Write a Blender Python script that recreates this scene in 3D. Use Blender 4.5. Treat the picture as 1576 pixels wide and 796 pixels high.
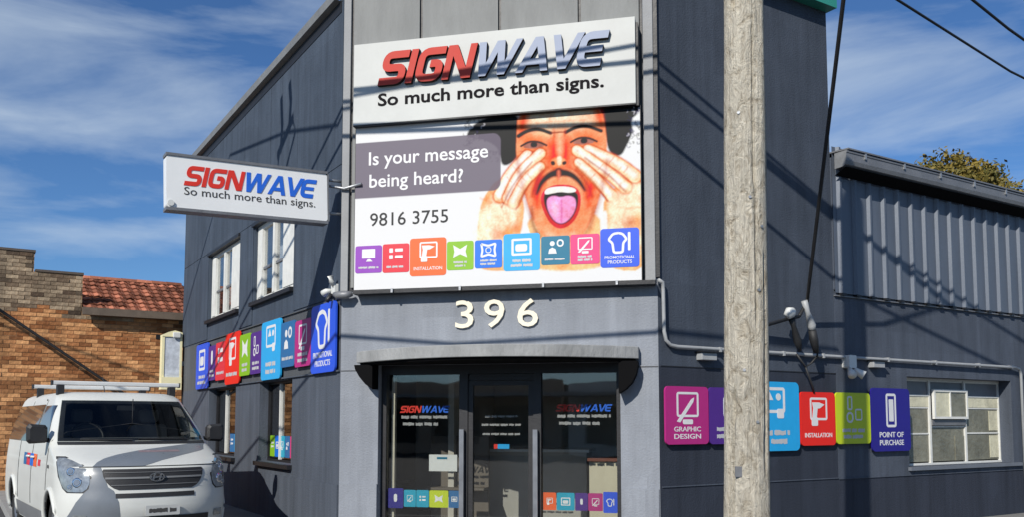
import bpy, bmesh, math, random
import numpy as np
from mathutils import Vector, Matrix
random.seed(7)
R = math.radians
for o in list(bpy.data.objects): bpy.data.objects.remove(o)
sc = bpy.context.scene
C = sc.collection

# ------------------------------------------------------------------ camera
EYE = 1.55
cam_d = bpy.data.cameras.new('camera')
cam = bpy.data.objects.new('camera', cam_d); C.objects.link(cam)
cam.location = (0, 0, EYE); cam.rotation_euler = (R(90 + 4.3), 0, 0)
cam_d.sensor_width = 36; cam_d.lens = 36 * 1359 / 1576
cam_d.shift_y = 150 / 1576
cam_d.clip_start = 0.05; cam_d.clip_end = 3000
sc.camera = cam

# ------------------------------------------------------------------ sun and sky
SUN = Vector((0.456, 0.890, -0.670))           # direction the sunlight travels
elev = math.atan2(0.670, math.hypot(0.456, 0.890))
azim = math.atan2(-0.456, -0.890)              # towards the sun, from +Y clockwise
sd = bpy.data.lights.new('sun', 'SUN'); sd.energy = 5.0; sd.angle = R(0.35); sd.color = (1, .95, .87)
so = bpy.data.objects.new('sun', sd); C.objects.link(so)
so.location = (-10, -20, 25)
so.rotation_euler = SUN.to_track_quat('-Z', 'Y').to_euler()

w = bpy.data.worlds.new('World'); sc.world = w; w.use_nodes = True
nt = w.node_tree; nt.nodes.clear()
out = nt.nodes.new('ShaderNodeOutputWorld'); bg = nt.nodes.new('ShaderNodeBackground')
sky = nt.nodes.new('ShaderNodeTexSky'); sky.sky_type = 'NISHITA'; sky.sun_disc = False
sky.sun_elevation = elev; sky.sun_rotation = azim % (2 * math.pi)
sky.air_density = 1.0; sky.dust_density = 0.15; sky.ozone_density = 4.0
tc = nt.nodes.new('ShaderNodeTexCoord')
mp = nt.nodes.new('ShaderNodeMapping'); mp.inputs['Scale'].default_value = (1.2, 1.2, 5.5); mp.inputs['Rotation'].default_value = (R(14), R(26), R(35)); mp.inputs['Location'].default_value = (.55, .2, .1)
n1 = nt.nodes.new('ShaderNodeTexNoise'); n1.inputs['Scale'].default_value = 1.9; n1.inputs['Detail'].default_value = 7; n1.inputs['Roughness'].default_value = .56; n1.inputs['Distortion'].default_value = .5
cr = nt.nodes.new('ShaderNodeValToRGB'); cr.color_ramp.elements[0].position = .43; cr.color_ramp.elements[1].position = .72
cr.color_ramp.elements[1].color = (.62, .62, .62, 1)
mix = nt.nodes.new('ShaderNodeMix'); mix.data_type = 'RGBA'; mix.inputs['B'].default_value = (8.2, 9.6, 11.0, 1)
nt.links.new(tc.outputs['Generated'], mp.inputs['Vector']); nt.links.new(mp.outputs[0], n1.inputs['Vector'])
nt.links.new(n1.outputs['Fac'], cr.inputs[0]); nt.links.new(cr.outputs[0], mix.inputs['Factor'])
hue = nt.nodes.new('ShaderNodeVectorMath'); hue.operation = 'MULTIPLY'; hue.inputs[1].default_value = (.70, 1.0, 1.33)
nt.links.new(sky.outputs[0], hue.inputs[0]); nt.links.new(hue.outputs[0], mix.inputs['A']); nt.links.new(mix.outputs['Result'], bg.inputs[0])
bg.inputs[1].default_value = 0.075
nt.links.new(bg.outputs[0], out.inputs[0])
vs = sc.view_settings; vs.view_transform = 'Standard'; vs.look = 'None'; vs.exposure = 0.0; vs.gamma = 1.0
vs.use_curve_mapping = False

# ------------------------------------------------------------------ materials
MATS = {}
def s2l(c):
    c = c / 255
    return c / 12.92 if c <= .04045 else ((c + .055) / 1.055) ** 2.4
def rgb(r, g, b, k=1.0): return (s2l(r) * k, s2l(g) * k, s2l(b) * k)
def mat(name, col, rough=.6, var=.12, scale=3.0, bump=0.0, bscale=60, metal=0.0, spec=.5, stretch=(1, 1, 1), coat=0.0, rnd=0.0, wear=0.0):
    """painted / plain surface: colour broken by two noises, fine relief"""
    if name in MATS: return MATS[name]
    m = bpy.data.materials.new(name); m.use_nodes = True; t = m.node_tree; N = t.nodes; L = t.links
    p = N['Principled BSDF']; p.inputs['Roughness'].default_value = rough; p.inputs['Metallic'].default_value = metal
    p.inputs['Specular IOR Level'].default_value = spec; p.inputs['Coat Weight'].default_value = coat
    co = N.new('ShaderNodeTexCoord'); mpn = N.new('ShaderNodeMapping'); mpn.inputs['Scale'].default_value = stretch
    L.new(co.outputs['Object'], mpn.inputs['Vector'])
    a = N.new('ShaderNodeTexNoise'); a.inputs['Scale'].default_value = scale; a.inputs['Detail'].default_value = 6; a.inputs['Roughness'].default_value = .65
    L.new(mpn.outputs[0], a.inputs['Vector'])
    mr = N.new('ShaderNodeMapRange'); mr.inputs['From Min'].default_value = .25; mr.inputs['From Max'].default_value = .75
    mr.inputs['To Min'].default_value = 1 - var; mr.inputs['To Max'].default_value = 1 + var
    L.new(a.outputs['Fac'], mr.inputs['Value'])
    src = mr.outputs[0]
    if rnd:
        oi = N.new('ShaderNodeObjectInfo'); r2 = N.new('ShaderNodeMapRange'); r2.inputs['To Min'].default_value = 1 - rnd; r2.inputs['To Max'].default_value = 1 + rnd
        L.new(oi.outputs['Random'], r2.inputs['Value'])
        mm = N.new('ShaderNodeMath'); mm.operation = 'MULTIPLY'; L.new(src, mm.inputs[0]); L.new(r2.outputs[0], mm.inputs[1]); src = mm.outputs[0]
    vm = N.new('ShaderNodeVectorMath'); vm.operation = 'SCALE'; vm.inputs[0].default_value = col; L.new(src, vm.inputs['Scale'])
    colout = vm.outputs[0]
    if wear:
        b = N.new('ShaderNodeTexNoise'); b.inputs['Scale'].default_value = scale * 5; b.inputs['Detail'].default_value = 8; b.inputs['Roughness'].default_value = .7
        L.new(mpn.outputs[0], b.inputs['Vector'])
        r3 = N.new('ShaderNodeMapRange'); r3.inputs['From Min'].default_value = .56; r3.inputs['From Max'].default_value = .74; r3.inputs['To Max'].default_value = wear
        L.new(b.outputs['Fac'], r3.inputs['Value'])
        mx = N.new('ShaderNodeMix'); mx.data_type = 'RGBA'; L.new(r3.outputs[0], mx.inputs['Factor']); L.new(colout, mx.inputs['A'])
        g = sum(col) / 3 * .35; mx.inputs['B'].default_value = (g * 1.05, g, g * .9, 1); colout = mx.outputs['Result']
    L.new(colout, p.inputs['Base Color'])
    rr = N.new('ShaderNodeMapRange'); rr.inputs['To Min'].default_value = max(.02, rough - .12); rr.inputs['To Max'].default_value = min(1, rough + .12)
    L.new(a.outputs['Fac'], rr.inputs['Value']); L.new(rr.outputs[0], p.inputs['Roughness'])
    if bump:
        bn = N.new('ShaderNodeTexNoise'); bn.inputs['Scale'].default_value = bscale; bn.inputs['Detail'].default_value = 5
        L.new(mpn.outputs[0], bn.inputs['Vector'])
        bu = N.new('ShaderNodeBump'); bu.inputs['Strength'].default_value = bump; bu.inputs['Distance'].default_value = .02
        L.new(bn.outputs['Fac'], bu.inputs['Height']); L.new(bu.outputs[0], p.inputs['Normal'])
    MATS[name] = m
    return m

def flat(name, col, rough=.45, spec=.4): return mat(name, col, rough, .05, 8.0, 0, 60, 0, spec)

def wall_paint(name, col, bands=(), streak=.18):
    """masonry paint: blotches, rain streaks, and colour bands by height (z0, z1, colour)"""
    m = mat(name, col, .72, .17, 1.1, .35, 45, 0, .25)
    t = m.node_tree; N = t.nodes; L = t.links; p = N['Principled BSDF']
    lk = p.inputs['Base Color'].links[0]; base = lk.from_socket; L.remove(lk)
    co = N.new('ShaderNodeTexCoord'); cur = base
    sep = N.new('ShaderNodeSeparateXYZ'); L.new(co.outputs['Object'], sep.inputs[0])
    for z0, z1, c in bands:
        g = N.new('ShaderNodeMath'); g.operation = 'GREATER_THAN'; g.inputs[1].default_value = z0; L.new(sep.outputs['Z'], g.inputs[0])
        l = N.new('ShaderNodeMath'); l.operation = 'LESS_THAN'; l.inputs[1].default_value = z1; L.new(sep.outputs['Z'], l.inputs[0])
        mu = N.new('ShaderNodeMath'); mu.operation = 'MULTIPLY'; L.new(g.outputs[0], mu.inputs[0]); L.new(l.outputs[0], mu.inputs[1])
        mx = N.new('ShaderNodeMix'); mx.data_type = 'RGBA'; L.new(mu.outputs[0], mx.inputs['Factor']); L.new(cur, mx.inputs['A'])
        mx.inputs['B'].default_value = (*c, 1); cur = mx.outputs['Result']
    mpn = N.new('ShaderNodeMapping'); mpn.inputs['Scale'].default_value = (2.6, 2.6, .22); L.new(co.outputs['Object'], mpn.inputs[0])
    a = N.new('ShaderNodeTexNoise'); a.inputs['Scale'].default_value = 2.2; a.inputs['Detail'].default_value = 8; a.inputs['Roughness'].default_value = .7
    L.new(mpn.outputs[0], a.inputs['Vector'])
    r3 = N.new('ShaderNodeMapRange'); r3.inputs['From Min'].default_value = .35; r3.inputs['From Max'].default_value = .7
    r3.inputs['To Min'].default_value = 1 + streak * .6; r3.inputs['To Max'].default_value = 1 - streak; L.new(a.outputs['Fac'], r3.inputs['Value'])
    vm = N.new('ShaderNodeVectorMath'); vm.operation = 'SCALE'; L.new(cur, vm.inputs[0]); L.new(r3.outputs[0], vm.inputs['Scale'])
    # patch repairs: rectangular-ish cells of slightly different paint, and small chips
    vo = N.new('ShaderNodeTexVoronoi'); vo.inputs['Scale'].default_value = .9; vo.distance = 'CHEBYCHEV'; L.new(co.outputs['Object'], vo.inputs['Vector'])
    sp = N.new('ShaderNodeSeparateColor'); L.new(vo.outputs['Color'], sp.inputs[0])
    r4 = N.new('ShaderNodeMapRange'); r4.inputs['To Min'].default_value = .93; r4.inputs['To Max'].default_value = 1.07; L.new(sp.outputs[0], r4.inputs['Value'])
    v2 = N.new('ShaderNodeVectorMath'); v2.operation = 'SCALE'; L.new(vm.outputs[0], v2.inputs[0]); L.new(r4.outputs[0], v2.inputs['Scale'])
    ch = N.new('ShaderNodeTexNoise'); ch.inputs['Scale'].default_value = 9; ch.inputs['Detail'].default_value = 9; ch.inputs['Roughness'].default_value = .75; L.new(co.outputs['Object'], ch.inputs['Vector'])
    r5 = N.new('ShaderNodeMapRange'); r5.inputs['From Min'].default_value = .66; r5.inputs['From Max'].default_value = .72; r5.inputs['To Max'].default_value = .55; L.new(ch.outputs['Fac'], r5.inputs['Value'])
    m5 = N.new('ShaderNodeMix'); m5.data_type = 'RGBA'; L.new(r5.outputs[0], m5.inputs['Factor']); L.new(v2.outputs[0], m5.inputs['A']); m5.inputs['B'].default_value = (.22, .22, .22, 1)
    L.new(m5.outputs['Result'], p.inputs['Base Color'])
    return m

def glass(name, tint=(.6, .65, .65), refl=.08, rough=.02):
    if name in MATS: return MATS[name]
    m = bpy.data.materials.new(name); m.use_nodes = True; t = m.node_tree; N = t.nodes; L = t.links; N.clear()
    o = N.new('ShaderNodeOutputMaterial'); mx = N.new('ShaderNodeMixShader'); tr = N.new('ShaderNodeBsdfTransparent'); gl = N.new('ShaderNodeBsdfGlossy')
    lwn = N.new('ShaderNodeLayerWeight'); lwn.inputs['Blend'].default_value = .5
    pw_ = N.new('ShaderNodeMath'); pw_.operation = 'POWER'; pw_.inputs[1].default_value = 4.0; L.new(lwn.outputs['Facing'], pw_.inputs[0])
    fr = N.new('ShaderNodeMapRange'); fr.inputs['To Min'].default_value = refl; fr.inputs['To Max'].default_value = 1.0; L.new(pw_.outputs[0], fr.inputs['Value'])
    nz = N.new('ShaderNodeTexNoise'); nz.inputs['Scale'].default_value = 1.6; co = N.new('ShaderNodeTexCoord'); L.new(co.outputs['Object'], nz.inputs['Vector'])
    bu = N.new('ShaderNodeBump'); bu.inputs['Strength'].default_value = .012; bu.inputs['Distance'].default_value = .1; L.new(nz.outputs['Fac'], bu.inputs['Height'])
    L.new(bu.outputs[0], gl.inputs['Normal'])
    tr.inputs[0].default_value = (*tint, 1); gl.inputs['Roughness'].default_value = rough
    L.new(fr.outputs[0], mx.inputs[0]); L.new(tr.outputs[0], mx.inputs[1]); L.new(gl.outputs[0], mx.inputs[2]); L.new(mx.outputs[0], o.inputs[0])
    MATS[name] = m
    return m

def attr_mat(name, rough=.4, spec=.5, k=1.0, coat=0):
    if name in MATS: return MATS[name]
    m = bpy.data.materials.new(name); m.use_nodes = True; t = m.node_tree; p = t.nodes['Principled BSDF']
    a = t.nodes.new('ShaderNodeVertexColor'); a.layer_name = 'print'
    t.links.new(a.outputs[0], p.inputs['Base Color']); p.inputs['Roughness'].default_value = rough; p.inputs['Specular IOR Level'].default_value = spec
    p.inputs['Coat Weight'].default_value = coat
    MATS[name] = m
    return m

CHAMFER = (.225, .242, .272)
WALL = (.052, .068, .094)
M_ch = wall_paint('grey_render', CHAMFER, streak=.15)
M_left = wall_paint('slate_paint_side', WALL, [(2.185, 3.09, (.078, .084, .092)), (-1, 2.185, (.074, .087, .110))], .26)
M_right = wall_paint('slate_paint', (.056, .068, .090), [(-1, 2.185, (.030, .036, .051))], .24)  # darker below the joint line
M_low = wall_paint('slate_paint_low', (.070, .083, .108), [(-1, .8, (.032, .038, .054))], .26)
M_black = mat('black_trim', (.012, .012, .014), .5, .2, 6, .1, 40)
M_jet = mat('black_soffit', (.004, .004, .0045), .9, .2, 4, .1, 40, 0, .1)  # near-black matt for soffits, corbels and hidden van parts
M_panel = mat('fibre_cement', (.235, .24, .235), .8, .16, 1.2, .25, 30, 0, .2, (3, 3, .6), wear=.15)
M_pil = mat('grey_pilaster', (.29, .295, .30), .75, .14, 1.6, .2, 40, 0, .2)
M_white = mat('white_enamel', (.60, .61, .59), .32, .05, 2.0, 0, 40, 0, .5)
M_frame = mat('white_window_frame', (.66, .66, .62), .45, .12, 5, .1, 50, wear=.12)
M_cream = mat('cream_digits', (.76, .70, .55), .4, .06, 6)
M_pvc = mat('conduit_grey', (.33, .34, .345), .5, .12, 6, .1, 60, wear=.2)
M_galv = mat('galvanised', (.36, .37, .38), .42, .2, 4, .1, 40, .6, .5)
M_alu = mat('aluminium', (.28, .29, .31), .35, .1, 5, 0, 40, .7)
M_gutter = mat('grey_gutter', (.17, .175, .185), .45, .22, 3, .15, 30, .2, .5, wear=.3)
M_gutter_lt = mat('pale_gutter', (.19, .195, .195), .5, .22, 3, .15, 30, 0, .4, wear=.3)
M_teal = mat('teal_gutter', (.03, .26, .20), .5, .15, 3)
M_hood = mat('weathered_concrete', (.27, .275, .275), .8, .35, 2.6, .5, 25, 0, .2, (1.0, 1.0, .5), wear=.35)
M_clad = mat('corrugated_paint', (.100, .118, .150), .42, .16, 1.4, .08, 30, .1, .5, (3, 3, .5))
M_glass = glass('door_glass', (.93, .94, .93), .085)
M_glass2 = glass('window_glass', (.92, .93, .93), .12)
M_glass3 = glass('mirror_glass', (.35, .36, .36), .24)
M_obsc = mat('obscure_glass', (.17, .165, .125), .30, .45, 2.2, .4, 16, 0, .6, wear=.5)
M_obsc_lt = mat('pale_obscure_glass', (.58, .55, .40), .35, .35, 3.0, .3, 16, 0, .6, wear=.45)
M_cable = mat('black_cable', (.015, .015, .016), .6, .2, 10)
M_ink = flat('black_ink', (.012, .011, .012), .8, .1)
M_inkg = flat('grey_ink', (.06, .06, .06), .8, .1)
M_wink = flat('white_ink', (.66, .66, .66))
M_smear = flat('smeared_white_ink', (.46, .46, .47))
M_dull = flat('dull_white_ink', (.30, .30, .30))
M_red = flat('signal_red', (.66, .035, .02))
M_blue = flat('signal_blue', (.02, .13, .62))
M_redf = flat('sky_sheen_red', (.50, .055, .04), .6, .2)  # fascia letter red with the sky's reflection mixed into the tone
M_bluef = flat('sky_sheen_blue', (.33, .37, .47), .6, .2)  # fascia letter blue, paled by sky reflection put into the colour
M_edge = flat('letter_return', (.035, .025, .022), .8, .1)  # dark brown of the raised letters' shadow, coloured onto their sides
TILE = {k: flat('tile_' + k, rgb(*v, .78)) for k, v in dict(purple=(152, 70, 190), crimson=(232, 52, 68), orange=(248, 108, 44), lime=(140, 195, 34), blue=(18, 118, 232),
    sky=(40, 176, 240), teal=(14, 118, 150), pink=(232, 62, 130), royal=(44, 92, 230), violet=(84, 44, 140), navy=(42, 34, 140), magenta=(188, 44, 130), red=(246, 42, 28), olive=(205, 222, 40), steel=(44, 112, 168), cyan=(30, 170, 200)).items()}

# ------------------------------------------------------------------ mesh helpers
class MB:
    def __init__(s): s.v = []; s.f = []
    def quad(s, *p):
        i = len(s.v); s.v += [tuple(q) for q in p]; s.f.append(tuple(range(i, i + len(p)))); return s
    def box(s, x0, x1, y0, y1, z0, z1):
        i = len(s.v)
        s.v += [(x, y, z) for x in (x0, x1) for y in (y0, y1) for z in (z0, z1)]
        s.f += [tuple(i + k for k in q) for q in ((0, 1, 3, 2), (4, 6, 7, 5), (0, 4, 5, 1), (2, 3, 7, 6), (0, 2, 6, 4), (1, 5, 7, 3))]
        return s
    def prism(s, pts, y0, y1):
        """polygon in x,z (counter-clockwise seen from -y) between front y0 and back y1"""
        i = len(s.v); n = len(pts)
        s.v += [(x, y0, z) for x, z in pts] + [(x, y1, z) for x, z in pts]
        s.f.append(tuple(range(i, i + n))); s.f.append(tuple(range(i + 2 * n - 1, i + n - 1, -1)))
        for k in range(n):
            j = (k + 1) % n; s.f.append((i + k, i + n + k, i + n + j, i + j))
        return s
    def slab(s, pts, z0, z1):
        i = len(s.v); n = len(pts)
        s.v += [(x, y, z0) for x, y in pts] + [(x, y, z1) for x, y in pts]
        s.f.append(tuple(range(i + n - 1, i - 1, -1))); s.f.append(tuple(range(i + n, i + 2 * n)))
        for k in range(n):
            j = (k + 1) % n; s.f.append((i + k, i + j, i + n + j, i + n + k))
        return s
    def strip(s, left, right, y0, y1):
        """ribbon between two x,z polylines, extruded from y0 (front) to y1"""
        n = len(left)
        for k in range(n - 1):
            a, b, c, d = left[k], right[k], right[k + 1], left[k + 1]
            s.quad((a[0], y0, a[1]), (b[0], y0, b[1]), (c[0], y0, c[1]), (d[0], y0, d[1]))
            s.quad((a[0], y0, a[1]), (d[0], y0, d[1]), (d[0], y1, d[1]), (a[0], y1, a[1]))
            s.quad((c[0], y0, c[1]), (b[0], y0, b[1]), (b[0], y1, b[1]), (c[0], y1, c[1]))
        for a, b in ((left[0], right[0]), (right[-1], left[-1])):
            s.quad((b[0], y0, b[1]), (a[0], y0, a[1]), (a[0], y1, a[1]), (b[0], y1, b[1]))
        return s
    def tube(s, pts, r, n=8, cap=True):
        pts = [Vector(p) for p in pts]; m = len(pts); i = len(s.v)
        rr = r if isinstance(r, (list, tuple)) else [r] * m
        up = Vector((0, 0, 1))
        for k in range(m):
            t = (pts[min(k + 1, m - 1)] - pts[max(k - 1, 0)]).normalized()
            a = t.cross(up if abs(t.z) < .95 else Vector((1, 0, 0))).normalized(); b = a.cross(t)
            for j in range(n):
                q = 2 * math.pi * j / n
                s.v.append(tuple(pts[k] + (a * math.cos(q) + b * math.sin(q)) * rr[k]))
        for k in range(m - 1):
            for j in range(n):
                s.f.append((i + k * n + j, i + k * n + (j + 1) % n, i + (k + 1) * n + (j + 1) % n, i + (k + 1) * n + j))
        if cap:
            s.f.append(tuple(i + j for j in range(n - 1, -1, -1))); s.f.append(tuple(i + (m - 1) * n + j for j in range(n)))
        return s
    def grid(s, rows):
        i = len(s.v); n = len(rows[0])
        for r in rows: s.v += [tuple(p) for p in r]
        for a in range(len(rows) - 1):
            for b in range(n - 1):
                s.f.append((i + a * n + b, i + a * n + b + 1, i + (a + 1) * n + b + 1, i + (a + 1) * n + b))
        return s
    def mesh(s, name, m=None, smooth=False):
        me = bpy.data.meshes.new(name); me.from_pydata(s.v, [], s.f); me.update()
        if m: me.materials.append(m)
        if smooth: me.polygons.foreach_set('use_smooth', [True] * len(me.polygons))
        return me
    def build(s, name, m, parent=None, smooth=False, bevel=0, fixn=False):
        me = s.mesh(name, m, smooth)
        if fixn:
            b = bmesh.new(); b.from_mesh(me); bmesh.ops.remove_doubles(b, verts=b.verts, dist=1e-5); bmesh.ops.recalc_face_normals(b, faces=b.faces); b.to_mesh(me); b.free()
            if smooth: me.polygons.foreach_set('use_smooth', [True] * len(me.polygons))
        o = bpy.data.objects.new(name, me); C.objects.link(o)
        if parent: o.parent = parent
        if bevel:
            bv = o.modifiers.new('bevel', 'BEVEL'); bv.width = bevel; bv.segments = 2; bv.limit_method = 'ANGLE'
        return o
def tag(o, label=None, cat=None, group=None, kind=None):
    if label: o['label'] = label
    if cat: o['category'] = cat
    if group: o['group'] = group
    if kind: o['kind'] = kind
    return o
def thing(name, label, cat, mtx=None, group=None):
    o = bpy.data.objects.new(name, None); C.objects.link(o); o.empty_display_size = .2
    if mtx is not None: o.matrix_world = mtx
    return tag(o, label, cat, group)
def box(x0, x1, y0, y1, z0, z1): return MB().box(x0, x1, y0, y1, z0, z1)

def rrect(x0, x1, z0, z1, r, n=4):
    p = []
    for cx, cz, a0 in ((x1 - r, z0 + r, -90), (x1 - r, z1 - r, 0), (x0 + r, z1 - r, 90), (x0 + r, z0 + r, 180)):
        for k in range(n + 1):
            a = R(a0 + 90 * k / n); p.append((cx + r * math.cos(a), cz + r * math.sin(a)))
    return p
def ring(x0, x1, z0, z1, r, t, y0, y1, mb):
    a = rrect(x0, x1, z0, z1, r); b = rrect(x0 + t, x1 - t, z0 + t, z1 - t, max(r - t, .001))
    a.append(a[0]); b.append(b[0]); mb.strip(b, a, y0, y1); return mb
def disc(cx, cz, r, n=16): return [(cx + r * math.cos(2 * math.pi * k / n), cz + r * math.sin(2 * math.pi * k / n)) for k in range(n)]
def fillet(pts, r, n=5):
    o = [pts[0]]
    for k in range(1, len(pts) - 1):
        p = Vector(pts[k]); a = (Vector(pts[k - 1]) - p); b = (Vector(pts[k + 1]) - p)
        d = min(r, a.length * .49, b.length * .49); a = p + a.normalized() * d; b = p + b.normalized() * d
        for j in range(n + 1):
            t = j / n; q = a * (1 - t) ** 2 + p * 2 * t * (1 - t) + b * t * t; o.append((q.x, q.y))
    o.append(pts[-1]); return o
def offset(pts, h):
    L_, R_ = [], []
    m = len(pts)
    for k in range(m):
        p = Vector(pts[k]); d0 = (p - Vector(pts[k - 1])).normalized() if k else None; d1 = (Vector(pts[k + 1]) - p).normalized() if k < m - 1 else None
        if d0 is None: d0 = d1
        if d1 is None: d1 = d0
        n0 = Vector((-d0.y, d0.x)); n1 = Vector((-d1.y, d1.x)); nn = n0 + n1
        nn = nn.normalized() if nn.length > 1e-6 else n0
        q = nn * (h / max(.4, nn.dot(n0)))
        L_.append((p.x + q.x, p.y + q.y)); R_.append((p.x - q.x, p.y - q.y))
    return L_, R_

def text_part(name, s, x0, z0, width, height, y, m, parent, depth=.002, bold=0.0, align=None):
    """lettering fitted to a box whose lower left is x0, z0 on the plane y (front)"""
    cu = bpy.data.curves.new(name, 'FONT'); cu.body = s; cu.size = 1; cu.extrude = .5; cu.offset = bold; cu.resolution_u = 3
    t = bpy.data.objects.new(name, cu); C.objects.link(t)
    dg = bpy.context.evaluated_depsgraph_get(); me = bpy.data.meshes.new_from_object(t.evaluated_get(dg))
    bpy.data.objects.remove(t); bpy.data.curves.remove(cu)
    n = len(me.vertices); co = np.empty(n * 3); me.vertices.foreach_get('co', co); co = co.reshape(-1, 3)
    mn, mx = co.min(0), co.max(0)
    o = np.empty_like(co)
    o[:, 0] = x0 + (co[:, 0] - mn[0]) / (mx[0] - mn[0]) * width
    o[:, 2] = z0 + (co[:, 1] - mn[1]) / (mx[1] - mn[1]) * height
    o[:, 1] = y - (co[:, 2] - mn[2]) / (mx[2] - mn[2]) * depth
    me.vertices.foreach_set('co', o.ravel()); me.update()
    faces = [tuple(p.vertices) for p in me.polygons]; bpy.data.meshes.remove(me)
    # one object for each word: cut where the gap between letters is a space
    iv = sorted((min(o[i, 0] for i in f), max(o[i, 0] for i in f)) for f in faces); cuts = []; end = iv[0][1]
    gaps = []
    for a0, b0 in iv:
        if a0 > end: gaps.append((a0 - end, (a0 + end) / 2))
        end = max(end, b0)
    nsp = s.count(' '); cuts = sorted(g[1] for g in sorted(gaps, reverse=True)[:nsp])
    ob = None
    for w_i in range(nsp + 1):
        lo = cuts[w_i - 1] if w_i else -1e9; hi = cuts[w_i] if w_i < len(cuts) else 1e9
        mb = MB(); mp_ = {}
        for f in faces:
            c = sum(o[i, 0] for i in f) / len(f)
            if lo < c < hi:
                for i in f:
                    if i not in mp_: mp_[i] = len(mb.v); mb.v.append(tuple(o[i]))
                mb.f.append(tuple(mp_[i] for i in f))
        if mb.f: ob = mb.build(name, m, parent)
    return ob

# the stencil alphabet of the shop's logo: slanted square strokes
def bar(x0, z0, x1, z1, wd): return ('bar', x0, z0, x1, z1, wd)
GLYPH = {
 'S': (.82, [('path', [(.82, .89), (.11, .89), (.11, .5), (.71, .5), (.71, .11), (0, .11)])]),
 'I': (.22, [bar(0, 0, 0, 1, .22)]),
 'G': (.84, [('path', [(.84, .89), (.11, .89), (.11, .11), (.73, .11), (.73, .52), (.42, .52)])]),
 'N': (.90, [bar(0, 0, 0, 1, .21), bar(.69, 0, .69, 1, .21), bar(.62, 0, .02, 1, .26)]),
 'W': (1.28, [bar(.20, 0, 0, 1, .22), bar(.22, 0, .56, 1, .2), bar(.78, 0, .58, 1, .22), bar(.80, 0, 1.14, 1, .2)]),
 'A': (.86, [bar(0, 0, .38, 1, .22), bar(.76, 0, .40, 1, .22), ('rect', .22, .74, .20, .38)]),
 'V': (.80, [bar(.36, 0, 0, 1, .22), bar(.38, 0, .72, 1, .22)]),
 'E': (.80, [('path', [(.80, .89), (.11, .89), (.11, .11), (.76, .11)]), ('rect', .2, .72, .41, .59)]),
}
def logo(parent, x0, z0, width, height, y, depth, mat_a, mat_b, shear=.22, name='letter', edge=None):
    word = 'SIGNWAVE'; gap = .06
    tot = sum(GLYPH[c][0] for c in word) + gap * 7 + shear
    k = width / tot; cur = 0
    for idx, c in enumerate(word):
        mb = MB(); e = 0
        def T(p): return (x0 + k * (cur + p[0] + shear * p[1]), z0 + height * p[1])
        for g in GLYPH[c][1]:
            yy = y - depth - e * .0006; e += 1
            if g[0] == 'path':
                a, b = offset(fillet(g[1], .24), .11); mb.strip([T(p) for p in a], [T(p) for p in b], yy, y)
            elif g[0] == 'bar':
                _, a0, b0, a1, b1, wd = g; mb.prism([T(p) for p in ((a0, b0), (a0 + wd, b0), (a1 + wd, b1), (a1, b1))], yy, y)
            else:
                _, a0, a1, b0, b1 = g; mb.prism([T(p) for p in ((a0, b0), (a1, b0), (a1, b1), (a0, b1))], yy, y)
        o = mb.build(name, mat_a if idx < 4 else mat_b, parent, fixn=False)
        if edge:
            o.data.materials.append(edge)
            for p in o.data.polygons:
                if abs(p.normal.y) < .5: p.material_index = 1
        cur += GLYPH[c][0] + gap

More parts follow.
